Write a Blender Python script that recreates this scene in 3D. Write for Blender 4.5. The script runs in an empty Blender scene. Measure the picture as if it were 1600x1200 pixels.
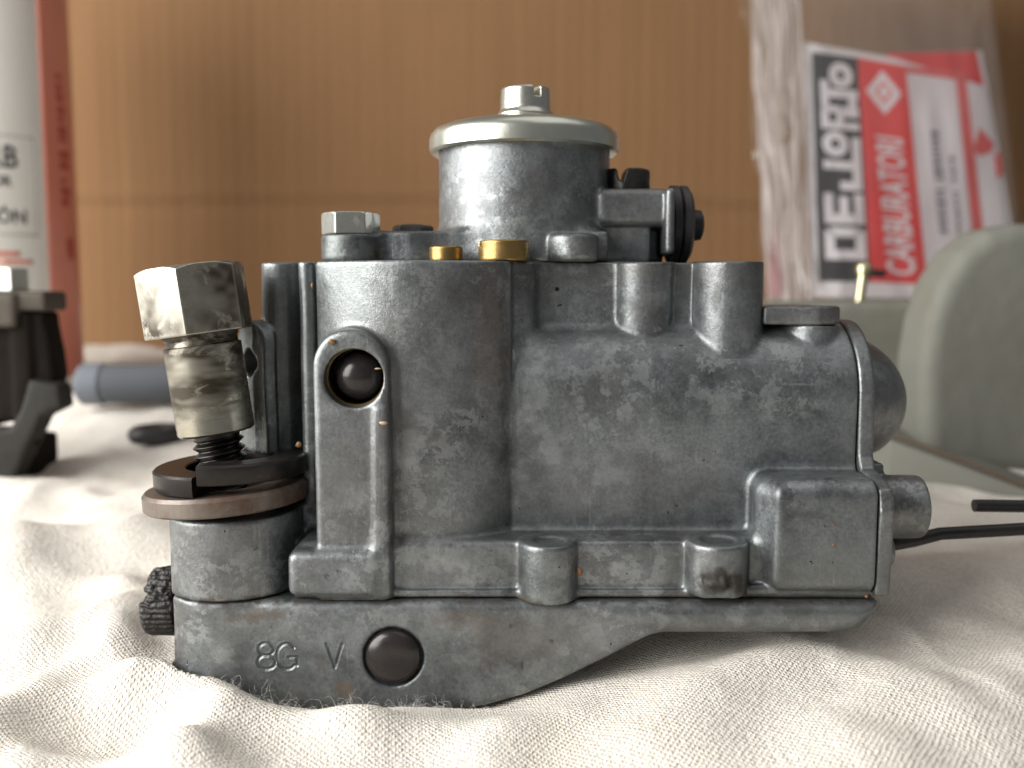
import bpy, bmesh, math, random
import numpy as np
from mathutils import Vector, Matrix, noise as mnoise

R_ = math.radians
sc = bpy.context.scene
COL = sc.collection
random.seed(7)
np.random.seed(7)

# ------------------------------------------------------------------ camera (all modelling numbers in mm)
LENS, SENSOR = 33.0, 36.0
F_PX = 1600 * LENS / SENSOR            # focal length in photo pixels
D0, ZC, PITCH = 146.7, 67.9, R_(5.84)  # distance to the plane Y=0, camera height, downward pitch
cam_d = bpy.data.cameras.new('camera')
cam = bpy.data.objects.new('camera', cam_d); COL.objects.link(cam)
cam.location = (0, -D0 * .001, ZC * .001)
cam.rotation_euler = (R_(90) - PITCH, 0, 0)
cam_d.lens, cam_d.sensor_width = LENS, SENSOR
cam_d.clip_start, cam_d.clip_end = .005, 20
cam_d.dof.use_dof = True
cam_d.dof.focus_distance = .145
cam_d.dof.aperture_fstop = 15.0
sc.camera = cam

# ------------------------------------------------------------------ room light
w = bpy.data.worlds.new('World'); sc.world = w; w.use_nodes = True
bg = w.node_tree.nodes['Background']
bg.inputs[0].default_value = (.97, .98, 1.0, 1); bg.inputs[1].default_value = .15

def area(name, loc, target, sx, sy, power, color):
    d = bpy.data.lights.new(name, 'AREA'); d.shape = 'RECTANGLE'; d.size, d.size_y = sx, sy
    d.energy = power; d.color = color
    o = bpy.data.objects.new(name, d); COL.objects.link(o); o.location = loc
    o.rotation_euler = (Vector(target) - Vector(loc)).to_track_quat('-Z', 'Y').to_euler()
    return o
area('window_light', (-.46, -.17, .25), (-.03, -.01, .06), .62, .46, 8.8, (1.0, .985, .95))
area('ceiling_light', (.20, -.05, .80), (.08, .05, .0), .7, .7, 1.2, (1.0, .97, .93))

vs = sc.view_settings
vs.view_transform = 'Standard'; vs.look = 'None'; vs.exposure = .1; vs.gamma = 1; vs.use_curve_mapping = False
sc.render.engine = 'CYCLES'
sc.cycles.use_denoising = True
sc.cycles.max_bounces = 6
sc.cycles.transparent_max_bounces = 12
sc.cycles.sample_clamp_indirect = 6

# ------------------------------------------------------------------ pixel + depth -> point (mm)
CP, SP = math.cos(PITCH), math.sin(PITCH)
def P(px, py, Y):
    a, b = (px - 800) / F_PX, (600 - py) / F_PX
    ry = CP + SP * b; rz = -SP + CP * b
    t = (Y + D0) / ry
    return np.array([a * t, Y, ZC + rz * t])
def X_(px, py, Y): return float(P(px, py, Y)[0])
def Z_(py, Y): return float(P(800, py, Y)[2])
def ON(px, py, z):                    # point of the plane z seen at that pixel
    a, b = (px - 800) / F_PX, (600 - py) / F_PX
    ry = CP + SP * b; rz = -SP + CP * b
    t = (z - ZC) / rz
    return np.array([a * t, ry * t - D0, z])

# ------------------------------------------------------------------ object helpers
def tag(o, label=None, cat=None, group=None, kind=None):
    if label: o['label'] = label
    if cat: o['category'] = cat
    if group: o['group'] = group
    if kind: o['kind'] = kind
    return o
def empty(name, loc=(0, 0, 0)):
    o = bpy.data.objects.new(name, None); COL.objects.link(o); o.location = loc; o.empty_display_size = .01
    return o
def link(name, me, mat=None, parent=None, smooth=True):
    o = bpy.data.objects.new(name, me); COL.objects.link(o)
    if mat: me.materials.append(mat)
    if parent: o.parent = parent
    if smooth and len(me.polygons): me.polygons.foreach_set('use_smooth', np.ones(len(me.polygons), bool))
    return o
def pyd(name, verts, faces, mat=None, parent=None, smooth=True, scale=.001):
    me = bpy.data.meshes.new(name)
    me.from_pydata([tuple(np.asarray(v) * scale) for v in verts], [], [tuple(int(i) for i in f) for f in faces]); me.update()
    return link(name, me, mat, parent, smooth)
def sharpen(o, deg=35):
    me = o.data
    bm = bmesh.new(); bm.from_mesh(me)
    lim = R_(deg)
    for e in bm.edges:
        e.smooth = not (len(e.link_faces) == 2 and e.calc_face_angle(0) > lim)
    bm.to_mesh(me); bm.free(); return o
def lathe(prof, n=64, closed=False):
    """prof [(r,z)] -> verts, faces around +Z"""
    V, Fc = [], []
    m = len(prof)
    for i in range(n):
        a = 2 * math.pi * i / n
        for r, z in prof: V.append((r * math.cos(a), r * math.sin(a), z))
    for i in range(n):
        j = (i + 1) % n
        for k in range(m - (0 if closed else 1)):
            k2 = (k + 1) % m
            Fc.append((i * m + k, j * m + k, j * m + k2, i * m + k2))
    if not closed:
        Fc.append([i * m for i in range(n)][::-1]); Fc.append([i * m + m - 1 for i in range(n)])
    return V, Fc
def lathe_obj(name, prof, mat, parent, loc=(0, 0, 0), rot=None, n=64, closed=False, sharp=32):
    V, Fc = lathe(prof, n, closed)
    if rot is not None:
        V = [tuple(rot @ Vector(v)) for v in V]
    V = [tuple(np.array(v) + np.array(loc)) for v in V]
    o = pyd(name, V, Fc, mat, parent)
    return sharpen(o, sharp)
def tube(path, r, n=10, caps=True):
    path = [Vector(p) for p in path]; V, Fc = [], []
    up = Vector((.13, .31, 1)).normalized()
    for i, p in enumerate(path):
        t = (path[min(i + 1, len(path) - 1)] - path[max(i - 1, 0)]).normalized()
        a = t.cross(up).normalized(); b = t.cross(a)
        rr = r[i] if isinstance(r, (list, tuple)) else r
        for k in range(n):
            q = 2 * math.pi * k / n
            V.append(tuple(p + a * math.cos(q) * rr + b * math.sin(q) * rr))
    for i in range(len(path) - 1):
        for k in range(n):
            k2 = (k + 1) % n
            Fc.append((i * n + k, i * n + k2, i * n + n + k2, i * n + n + k))
    if caps:
        Fc.append(list(range(n))[::-1]); Fc.append([len(V) - n + k for k in range(n)])
    return V, Fc
def box_vf(x0, x1, y0, y1, z0, z1):
    V = [(x, y, z) for x in (x0, x1) for y in (y0, y1) for z in (z0, z1)]
    return V, [(0, 1, 3, 2), (4, 6, 7, 5), (0, 4, 5, 1), (2, 3, 7, 6), (0, 2, 6, 4), (1, 5, 7, 3)]
def bevelled(o, width, seg=3):
    bm = bmesh.new(); bm.from_mesh(o.data)
    es = [e for e in bm.edges if len(e.link_faces) == 2 and e.calc_face_angle(0) > R_(30)]
    bmesh.ops.bevel(bm, geom=es, offset=width * .001, segments=seg, profile=.5, affect='EDGES')
    bm.to_mesh(o.data); bm.free()
    o.data.polygons.foreach_set('use_smooth', np.ones(len(o.data.polygons), bool))
    return sharpen(o, 40)

# ------------------------------------------------------------------ value noise (numpy)
def vnoise(p, seed=0):
    p = np.asarray(p, np.float64); i = np.floor(p).astype(np.int64); f = p - i; u = f * f * (3 - 2 * f)
    def h(a, b, c):
        n = (a * 374761393 + b * 668265263 + c * 2147483647 + seed * 1274126177) & 0xffffffff
        n = ((n ^ (n >> 13)) * 1274126177) & 0xffffffff
        return ((n ^ (n >> 16)) & 0xffff) / 65535.
    r = 0
    for dx in (0, 1):
        for dy in (0, 1):
            for dz in (0, 1):
                wgt = (u[..., 0] if dx else 1 - u[..., 0]) * (u[..., 1] if dy else 1 - u[..., 1]) * (u[..., 2] if dz else 1 - u[..., 2])
                r = r + wgt * h(i[..., 0] + dx, i[..., 1] + dy, i[..., 2] + dz)
    return r
def fbm(p, oct=4, seed=0):
    p = np.asarray(p, np.float64); r = 0; a = .5; s = 0
    for k in range(oct):
        r = r + a * vnoise(p * 2 ** k + 17.3 * k, seed + k); s += a; a *= .5
    return r / s

# ------------------------------------------------------------------ signed-distance modelling of the castings
class Field:
    def __init__(s, lo, hi, h):
        s.lo, s.h = np.array(lo, float), h
        s.n = [int(math.ceil((hi[i] - lo[i]) / h)) + 1 for i in range(3)]
        s.ax = [(lo[i] + h * np.arange(s.n[i])).astype(np.float32) for i in range(3)]
        s.F = np.full(s.n, 9., np.float32)
    def win(s, bb, pad):
        sl, g = [], []
        for i in range(3):
            a = int(np.clip(math.floor((bb[0][i] - pad - s.lo[i]) / s.h), 0, s.n[i]))
            b = int(np.clip(math.ceil((bb[1][i] + pad - s.lo[i]) / s.h) + 1, 0, s.n[i]))
            sl.append(slice(a, b)); g.append(s.ax[i][a:b])
        return tuple(sl), g[0][:, None, None], g[1][None, :, None], g[2][None, None, :]
    def add(s, prim, k=0.):
        fn, bb = prim; sl, X, Y, Z = s.win(bb, 2 * k + 1.6)
        d = fn(X, Y, Z); A = s.F[sl]
        if A.size == 0: return
        if k > 0:
            q = np.maximum(k - np.abs(A - d), 0) / k
            s.F[sl] = np.minimum(A, d) - q * q * (k / 4)
        else: s.F[sl] = np.minimum(A, d)
    def cut(s, prim, k=0.):
        fn, bb = prim; sl, X, Y, Z = s.win(bb, 2 * k + 1.6)
        d = -fn(X, Y, Z); A = s.F[sl]
        if A.size == 0: return
        if k > 0:
            q = np.maximum(k - np.abs(A - d), 0) / k
            s.F[sl] = np.maximum(A, d) + q * q * (k / 4)
        else: s.F[sl] = np.maximum(A, d)
    def mesh(s):
        F = s.F; I = F < 0
        nx, ny, nz = s.n
        c = np.zeros((nx - 1, ny - 1, nz - 1), np.uint8)
        offs = [(a, b, d) for a in (0, 1) for b in (0, 1) for d in (0, 1)]
        for a, b, d in offs: c += I[a:nx - 1 + a, b:ny - 1 + b, d:nz - 1 + d]
        act = (c > 0) & (c < 8)
        ci = np.argwhere(act)
        idx = np.full(act.shape, -1, np.int32); idx[act] = np.arange(len(ci))
        val = {o: F[ci[:, 0] + o[0], ci[:, 1] + o[1], ci[:, 2] + o[2]] for o in offs}
        acc = np.zeros((len(ci), 3)); cnt = np.zeros(len(ci))
        for o in offs:
            for ax in range(3):
                if o[ax]: continue
                o2 = list(o); o2[ax] = 1; o2 = tuple(o2)
                v0, v1 = val[o], val[o2]; m = (v0 < 0) != (v1 < 0)
                t = np.where(m, v0 / np.where(m, v0 - v1, 1), 0)
                p = np.tile(np.array(o, float), (len(ci), 1)); p[:, ax] += t
                acc += p * m[:, None]; cnt += m
        V = s.lo + s.h * (ci + acc / cnt[:, None])
        Q = []
        for ax in range(3):
            u, v = (ax + 1) % 3, (ax + 2) % 3
            sl0 = [slice(None)] * 3; sl1 = [slice(None)] * 3
            sl0[ax] = slice(0, s.n[ax] - 1); sl1[ax] = slice(1, s.n[ax])
            for q in (u, v): sl0[q] = slice(1, s.n[q] - 1); sl1[q] = slice(1, s.n[q] - 1)
            a, b = I[tuple(sl0)], I[tuple(sl1)]
            for flip in (False, True):
                e = np.argwhere((a & ~b) if not flip else (~a & b))
                if not len(e): continue
                e[:, u] += 1; e[:, v] += 1
                def cell(du, dv):
                    g = e.copy(); g[:, u] += du; g[:, v] += dv
                    return idx[g[:, 0], g[:, 1], g[:, 2]]
                q4 = np.stack([cell(-1, -1), cell(0, -1), cell(0, 0), cell(-1, 0)], 1)
                Q.append(q4[:, ::-1] if flip else q4)
        return V, np.concatenate(Q)

def np_mesh(name, V, Q, mat, parent):
    me = bpy.data.meshes.new(name)
    me.vertices.add(len(V)); me.vertices.foreach_set('co', (V * .001).astype(np.float32).ravel())
    me.loops.add(Q.size); me.loops.foreach_set('vertex_index', Q.astype(np.int32).ravel())
    me.polygons.add(len(Q)); me.polygons.foreach_set('loop_start', np.arange(0, Q.size, Q.shape[1], dtype=np.int32))
    me.polygons.foreach_set('use_smooth', np.ones(len(Q), bool))
    me.update(calc_edges=True); me.validate()
    return link(name, me, mat, parent)

def n0(x): return np.maximum(x, 0)
def ext(d2, wd, r):
    a, b = d2 + r, wd + r
    return np.minimum(np.maximum(a, b), 0) + np.sqrt(n0(a) ** 2 + n0(b) ** 2) - r
def rbox(x0, x1, y0, y1, z0, z1, r=0.):
    def fn(X, Y, Z):
        qx = np.abs(X - (x0 + x1) / 2) - (x1 - x0) / 2 + r
        qy = np.abs(Y - (y0 + y1) / 2) - (y1 - y0) / 2 + r
        qz = np.abs(Z - (z0 + z1) / 2) - (z1 - z0) / 2 + r
        return np.sqrt(n0(qx) ** 2 + n0(qy) ** 2 + n0(qz) ** 2) + np.minimum(np.maximum(qx, np.maximum(qy, qz)), 0) - r
    return fn, ((x0, y0, z0), (x1, y1, z1))
def vcyl(cx, cy, rad, z0, z1, r=.3, taper=0.):
    def fn(X, Y, Z):
        d2 = np.sqrt((X - cx) ** 2 + (Y - cy) ** 2) - rad - taper * (Z - z0)
        return ext(d2, np.abs(Z - (z0 + z1) / 2) - (z1 - z0) / 2, r)
    return fn, ((cx - rad, cy - rad, z0), (cx + rad, cy + rad, z1))
def xcyl(cy, cz, rad, x0, x1, r=.3):
    def fn(X, Y, Z):
        return ext(np.sqrt((Y - cy) ** 2 + (Z - cz) ** 2) - rad, np.abs(X - (x0 + x1) / 2) - (x1 - x0) / 2, r)
    return fn, ((x0, cy - rad, cz - rad), (x1, cy + rad, cz + rad))
def ycyl(cx, cz, rad, y0, y1, r=.2):
    def fn(X, Y, Z):
        return ext(np.sqrt((X - cx) ** 2 + (Z - cz) ** 2) - rad, np.abs(Y - (y0 + y1) / 2) - (y1 - y0) / 2, r)
    return fn, ((cx - rad, y0, cz - rad), (cx + rad, y1, cz + rad))
def poly2(pts, A, B):
    d = None; s = None
    n = len(pts)
    for i in range(n):
        ax_, ay = pts[i]; bx, by = pts[i - 1]
        ex, ey = bx - ax_, by - ay
        if ex * ex + ey * ey < 1e-9: continue
        wx, wy = A - ax_, B - ay
        t = np.clip((wx * ex + wy * ey) / (ex * ex + ey * ey), 0, 1)
        q = (wx - ex * t) ** 2 + (wy - ey * t) ** 2
        d = q if d is None else np.minimum(d, q)
        c1 = B >= ay; c2 = B < by; c3 = ex * wy > ey * wx
        f = (c1 & c2 & c3) | (~c1 & ~c2 & ~c3)
        s = np.where(f, -1., 1.) if s is None else s * np.where(f, -1., 1.)
    return (np.sqrt(d) * s).astype(np.float32)
def prism_xz(pts, y0, y1, r=.5, rp=0.):
    def fn(X, Y, Z):
        A, B = np.broadcast_arrays(X, Z)
        d2 = poly2(pts, A, B) - rp
        return ext(d2, np.abs(Y - (y0 + y1) / 2) - (y1 - y0) / 2, r)
    xs, zs = [p[0] for p in pts], [p[1] for p in pts]
    return fn, ((min(xs) - rp, y0, min(zs) - rp), (max(xs) + rp, y1, max(zs) + rp))
def prism_xy(pts, z0, z1, r=.5, rp=0.):
    def fn(X, Y, Z):
        A, B = np.broadcast_arrays(X, Y)
        d2 = poly2(pts, A, B) - rp
        return ext(d2, np.abs(Z - (z0 + z1) / 2) - (z1 - z0) / 2, r)
    xs, ys = [p[0] for p in pts], [p[1] for p in pts]
    return fn, ((min(xs) - rp, min(ys) - rp, z0), (max(xs) + rp, max(ys) + rp, z1))
def prism_yz(pts, x0, x1, r=.5, rp=0.):
    def fn(X, Y, Z):
        A, B = np.broadcast_arrays(Y, Z)
        d2 = poly2(pts, A, B) - rp
        return ext(d2, np.abs(X - (x0 + x1) / 2) - (x1 - x0) / 2, r)
    ys, zs = [p[0] for p in pts], [p[1] for p in pts]
    return fn, ((x0, min(ys) - rp, min(zs) - rp), (x1, max(ys) + rp, max(zs) + rp))
def ellipsoid(c, rr):
    def fn(X, Y, Z):
        k0 = np.sqrt(((X - c[0]) / rr[0]) ** 2 + ((Y - c[1]) / rr[1]) ** 2 + ((Z - c[2]) / rr[2]) ** 2)
        return (k0 - 1) * min(rr)
    return fn, (tuple(c[i] - rr[i] for i in range(3)), tuple(c[i] + rr[i] for i in range(3)))
def arc(cx, cz, r, a0, a1, n=14):
    return [(cx + r * math.cos(R_(a0 + (a1 - a0) * i / n)), cz + r * math.sin(R_(a0 + (a1 - a0) * i / n))) for i in range(n + 1)]

# ------------------------------------------------------------------ materials
def mat(name):
    m = bpy.data.materials.new(name); m.use_nodes = True
    nt = m.node_tree; b = nt.nodes['Principled BSDF']
    return m, nt, b
def N(nt, t, **kw):
    n = nt.nodes.new(t)
    for k, v in kw.items():
        if k.startswith('i_'):
            key = k[2:]; key = int(key) if key.isdigit() else key.replace('_', ' ')
            n.inputs[key].default_value = v
        else: setattr(n, k, v)
    return n
def L(nt, a, b): nt.links.new(a, b)
def coords(nt, scale=(1, 1, 1), rot=(0, 0, 0)):
    tc = N(nt, 'ShaderNodeTexCoord'); mp = N(nt, 'ShaderNodeMapping')
    mp.inputs['Scale'].default_value = scale; mp.inputs['Rotation'].default_value = rot
    L(nt, tc.outputs['Object'], mp.inputs[0]); return mp.outputs[0]
def noise(nt, vec, scale, detail=4, rough=.55, dist=0.):
    n = N(nt, 'ShaderNodeTexNoise'); n.inputs['Scale'].default_value = scale; n.inputs['Detail'].default_value = detail
    n.inputs['Roughness'].default_value = rough; n.inputs['Distortion'].default_value = dist
    L(nt, vec, n.inputs['Vector']); return n.outputs[0]
def ramp(nt, fac, stops, interp='LINEAR'):
    r = N(nt, 'ShaderNodeValToRGB'); r.color_ramp.interpolation = interp
    el = r.color_ramp.elements
    while len(el) < len(stops): el.new(.5)
    for e, (p, c) in zip(el, stops):
        e.position = p; e.color = (c, c, c, 1) if isinstance(c, (int, float)) else (*c, 1)
    L(nt, fac, r.inputs[0]); return r.outputs[0]
def mix(nt, fac, a, b, mode='MIX'):
    m = N(nt, 'ShaderNodeMix', data_type='RGBA', blend_type=mode)
    for s, v in ((m.inputs[0], fac), (m.inputs[6], a), (m.inputs[7], b)):
        if isinstance(v, (int, float)): s.default_value = v
        elif isinstance(v, tuple): s.default_value = (*v, 1)
        else: L(nt, v, s)
    return m.outputs[2]
def mth(nt, op, a, b=None):
    m = N(nt, 'ShaderNodeMath', operation=op)
    for s, v in ((m.inputs[0], a), (m.inputs[1], b)):
        if v is None: continue
        if isinstance(v, (int, float)): s.default_value = v
        else: L(nt, v, s)
    return m.outputs[0]
def bump(nt, b, h, strength, dist=.001, prev=None):
    n = N(nt, 'ShaderNodeBump'); n.inputs['Strength'].default_value = strength; n.inputs['Distance'].default_value = dist
    L(nt, h, n.inputs['Height'])
    if prev is not None: L(nt, prev, n.inputs['Normal'])
    L(nt, n.outputs[0], b.inputs['Normal']); return n.outputs[0]

def zinc(name, dark=(.082, .088, .092), mid=(.168, .183, .190), light=(.36, .38, .38), metal=.76, dark_marks=True, tint=0.):
    m, nt, b = mat(name)
    c = coords(nt)
    n1 = noise(nt, c, 62, 6, .72, .15)          # broad tarnish
    n2 = noise(nt, c, 340, 6, .75, .1)         # blotches
    n3 = noise(nt, c, 1700, 4, .72)            # grain
    base = ramp(nt, n1, [(.34, dark), (.50, mid), (.66, tuple(x * 1.3 for x in mid))])
    base = mix(nt, .6, base, ramp(nt, n2, [(.30, .70), (.50, 1.), (.70, 1.25)]), 'MULTIPLY')
    base = mix(nt, .52, base, ramp(nt, n3, [(.34, .62), (.50, 1.), (.66, 1.38)]), 'MULTIPLY')
    base = mix(nt, ramp(nt, noise(nt, c, 34, 3, .6), [(.40, 0.), (.62, .35)]), base, (.185, .175, .178))
    base = mix(nt, ramp(nt, noise(nt, c, 29, 3, .6, 1.), [(.45, 0.), (.65, .3)]), base, (.19, .203, .182))
    patch = ramp(nt, noise(nt, c, 48, 3, .6), [(.42, 0.), (.58, 1.)])
    blot = ramp(nt, noise(nt, c, 250, 6, .78, .15), [(.52, 0.), (.55, .5)])
    col = mix(nt, mth(nt, 'MULTIPLY', blot, patch), base, light)
    # fine handling scratches in two directions
    cs = coords(nt, (1, 1, .035), (R_(8), R_(31), 0)); cs2 = coords(nt, (.04, 1, 1), (0, R_(20), 0))
    s1 = ramp(nt, noise(nt, cs, 1700, 2, .5), [(.66, 0.), (.70, 1.)]); s2 = ramp(nt, noise(nt, cs2, 1500, 2, .5), [(.67, 0.), (.71, 1.)])
    sm = ramp(nt, noise(nt, c, 90, 3, .6), [(.52, 0.), (.66, .4)])
    scr = mth(nt, 'MULTIPLY', mth(nt, 'MAXIMUM', s1, s2), sm)
    col = mix(nt, scr, col, light)
    # brown oily film
    oil = ramp(nt, noise(nt, c, 40, 5, .65, .5), [(.52, 0.), (.72, .55)])
    col = mix(nt, oil, col, (.10, .088, .075))
    # irregular black specks
    keep = ramp(nt, noise(nt, c, 120, 3, .6), [(.53, 0.), (.58, 1.)])
    sp = mth(nt, 'MULTIPLY', ramp(nt, noise(nt, c, 620, 2, .6), [(.705, 0.), (.735, 1.)]), keep)
    col = mix(nt, sp, col, (.02, .018, .016))
    rough = mth(nt, 'ADD', mth(nt, 'MULTIPLY', n2, .40), mth(nt, 'ADD', mth(nt, 'MULTIPLY', n3, .12), .14))
    h = mth(nt, 'ADD', mth(nt, 'MULTIPLY', n3, .8), mth(nt, 'MULTIPLY', n2, 1.1))
    h = mth(nt, 'SUBTRACT', h, mth(nt, 'ADD', mth(nt, 'MULTIPLY', sp, 1.0), mth(nt, 'MULTIPLY', scr, .35)))
    metalv = mth(nt, 'SUBTRACT', metal, mth(nt, 'MULTIPLY', oil, .35))
    if dark_marks:
        at = N(nt, 'ShaderNodeAttribute', attribute_name='dark_marks')
        col = mix(nt, at.outputs['Fac'], col, (.028, .024, .02))
        at3 = N(nt, 'ShaderNodeAttribute', attribute_name='pale')
        col = mix(nt, mth(nt, 'MULTIPLY', at3.outputs['Fac'], .6), col, light)
        at2 = N(nt, 'ShaderNodeAttribute', attribute_name='rust')
        col = mix(nt, at2.outputs['Fac'], col, (.095, .066, .045))
        rough = mth(nt, 'ADD', rough, mth(nt, 'MULTIPLY', at.outputs['Fac'], .25))
        both = mth(nt, 'MAXIMUM', at.outputs['Fac'], at2.outputs['Fac'])
        metalv = mth(nt, 'MULTIPLY', metalv, mth(nt, 'SUBTRACT', 1., both))
    L(nt, col, b.inputs['Base Color']); L(nt, rough, b.inputs['Roughness']); L(nt, metalv, b.inputs['Metallic'])
    bump(nt, b, h, .5, .00014)
    return m
M = {}
M['zinc'] = zinc('cast_zinc')
M['zinc_top'] = zinc('cast_zinc_cover', dark_marks=False)
M['zinc_plate'] = zinc('cast_zinc_plate', dark_marks=False, dark=(.092, .095, .098), mid=(.165, .174, .178))

def steel(name, c0, c1, grime, gl, gh, rough=.3, streak=(1, 1, 1), metal=.95, gscale=160, b_str=.25, edge=False):
    m, nt, b = mat(name); c = coords(nt, streak)
    n1 = noise(nt, c, gscale, 6, .65, .5); n2 = noise(nt, c, gscale * 5, 3, .6)
    col = mix(nt, n2, c0, c1)
    g = ramp(nt, n1, [(gl, 0.), (gh, 1.)])
    if edge:
        gm = N(nt, 'ShaderNodeNewGeometry'); pe = ramp(nt, gm.outputs['Pointiness'], [(.50, 1.), (.56, 0.)])
        g = mth(nt, 'MULTIPLY', g, pe)
    g2 = ramp(nt, noise(nt, c, gscale * .45, 3, .6), [(.38, .10), (.58, 1.)])
    g = mth(nt, 'MULTIPLY', g, g2)
    col = mix(nt, g, col, grime)
    L(nt, col, b.inputs['Base Color'])
    L(nt, mth(nt, 'ADD', mth(nt, 'MULTIPLY', g, .25), rough), b.inputs['Roughness'])
    L(nt, mth(nt, 'SUBTRACT', metal, mth(nt, 'MULTIPLY', g, .45)), b.inputs['Metallic'])
    bump(nt, b, mth(nt, 'ADD', n1, mth(nt, 'MULTIPLY', n2, .5)), b_str, .0002)
    return m
M['bolt_head'] = steel('worn_zinc_plate', (.54, .52, .45), (.41, .39, .33), (.042, .031, .02), .34, .47, .24, gscale=190, b_str=.2, edge=True)
M['bolt_shank'] = steel('scored_steel', (.52, .50, .42), (.40, .38, .31), (.04, .03, .019), .34, .47, .22, streak=(.5, .5, 1.5), gscale=230, b_str=.04)
M['thread'] = steel('oiled_thread', (.055, .05, .048), (.035, .032, .03), (.02, .018, .016), .5, .7, .32)
M['dark_washer'] = steel('blued_washer', (.034, .030, .029), (.024, .022, .021), (.075, .042, .026), .58, .78, .34, metal=.7)
M['brown_washer'] = steel('rusty_washer', (.20, .172, .15), (.15, .128, .11), (.085, .045, .026), .42, .62, .42, metal=.7, gscale=210)
M['cap'] = steel('tin_cap', (.62, .63, .56), (.52, .53, .47), (.20, .16, .12), .62, .78, .30, gscale=90)
M['nickel'] = steel('nickel_screw', (.66, .66, .60), (.50, .50, .45), (.14, .12, .10), .60, .75, .28, gscale=220)
M['brass'] = steel('brass', (.36, .24, .09), (.28, .185, .07), (.12, .075, .03), .52, .72, .36, gscale=240)
M['dark_steel'] = steel('dark_steel', (.06, .056, .054), (.04, .038, .037), (.016, .015, .014), .5, .7, .4, metal=.7)

def plain(name, col, rough, metal=0., nscale=300, var=.25, b_str=.15, bd=.0002, coat=0.):
    m, nt, b = mat(name); c = coords(nt); n = noise(nt, c, nscale, 4, .6)
    L(nt, mix(nt, n, tuple(x * (1 - var) for x in col), tuple(min(1, x * (1 + var)) for x in col)), b.inputs['Base Color'])
    L(nt, mth(nt, 'ADD', mth(nt, 'MULTIPLY', n, .2), rough - .1), b.inputs['Roughness'])
    b.inputs['Metallic'].default_value = metal; b.inputs['Coat Weight'].default_value = coat
    bump(nt, b, n, b_str, bd); return m
M['black_ball'] = plain('black_plug', (.022, .019, .019), .24, .2, 500, .3, .12)
M['black_flat'] = plain('black_plug_flat', (.026, .021, .020), .26, .2, 400, .3, .25)
M['black_crust'] = plain('black_crust', (.02, .018, .017), .42, .25, 900, .5, .9, .0005)
M['rubber'] = plain('black_rubber', (.022, .020, .021), .5, 0., 500, .3, .2)
M['rod'] = plain('black_rod', (.018, .017, .017), .38, .3, 600, .3, .2)
M['rust'] = plain('rust_flake', (.20, .08, .03), .6, 0., 2000, .5, .5)
M['amber'] = plain('amber_drop', (.17, .095, .035), .35, 0., 1500, .4, .3)
M['bone'] = plain('pale_flake', (.40, .32, .2), .6, 0., 1500, .2, .3)
M['green_grey'] = None
# =================================================================== the carburettor
carb = empty('carburettor')
tag(carb, 'grey zinc die-cast carburettor standing on the white cloth in the foreground', 'carburettor')

ZT = Z_(408, 5)            # top deck
ZP = Z_(940, -5)           # parting line between body and bowl
Z_BAND = Z_(842, -1)
Z_BT = Z_(500, 16)         # crown of the right barrel
XE = 56.0                  # right end of the body
LUGX, LUGY, LUGR = X_(370, 870, 5), 5.0, 10.9
Z_LUG = Z_(812, -4)
HOLE = P(551, 592, -5.5)

H = .36
fb = Field((-54, -10, ZP - 1), (58, 40, ZT + 1.2), H)
# main bulge under the deck
bx0, bx1 = X_(487, 600, 1), X_(803, 640, 3)
cxm, rm = (bx0 + bx1) / 2 , 22.
bulge = prism_xy([(bx0, 38)] + [(cxm + rm * math.sin(R_(a)), 19.6 - rm * math.cos(R_(a))) for a in np.linspace(-45, 45, 36)] + [(bx1, 38)], ZP + 2, ZT, .45)
# barrel
R_B = 12.5
zb0 = ZP + 1.5
prof = [(44, zb0), (4.2, zb0), (4.0, Z_BT - R_B)] + [(16.5 + p, q) for p, q in arc(0, Z_BT - R_B, R_B, 180, 90)] + [(44, Z_BT)]
fb.add(prism_yz(prof, bx1 - 6, XE, .3))
# deck wall, bosses under the deck
fb.add(prism_xy([(bx1 - 3, 40), (bx1 - 3, 11.6), (X_(1150, 450, 12), 12.2), (X_(1180, 450, 18), 24), (X_(1180, 450, 18), 40)], Z_BT - 14, ZT, .4), 1.8)
b1x = X_(1003, 450, 15.5); fb.add(vcyl(b1x, 13.9, 5.2, Z_BT - 12, ZT, .25), .6)
b2x = X_(1137, 450, 11.8); fb.add(vcyl(b2x, 11.6, 5.7, Z_BT - 14, ZT, .25), .7)
b3x = X_(1266, 530, 11.5); Z_B3 = Z_(509, 7.5)
fb.add(vcyl(b3x, 11.8, 4.35, Z_BT - 12, Z_B3, .25), .7)
fb.add(bulge, 0.0)
# a soft step between deck wall and bulge
fb.add(vcyl(bx1 + .6, 11.4, 3.2, Z_BT - 4, ZT, .4), 2.0)
# left column, its backing and the ridge
lcx = X_(440, 500, 14); fb.add(vcyl(lcx, 14.5, 3.3, Z_LUG - 2, ZT, .35), 1.0)
fb.add(rbox(lcx - 2.0, bx0 + 4, 16.5, 40, ZP + 2, ZT, .4), .8)
rdx = X_(480, 600, 7); fb.add(vcyl(rdx + .3, 7.6, 1.35, Z_LUG - 3, ZT, .3), .9)
# lug for the mounting bolt
fb.add(vcyl(LUGX, LUGY, LUGR, ZP + .12, Z_LUG, .45), 1.2)
fb.add(rbox(LUGX, bx0 + 6, 6, 30, ZP + .12, Z_LUG - .5, .6), 1.2)
# lower band with ledge
fb.add(rbox(X_(470, 890, -3), XE, -2.6, 40, ZP + .12, Z_BAND, .7), 1.3)
fb.add(rbox(X_(460, 930, -4), XE - .1, -3.6, 38, ZP + .12, ZP + 1.35, .35), .5)
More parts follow.
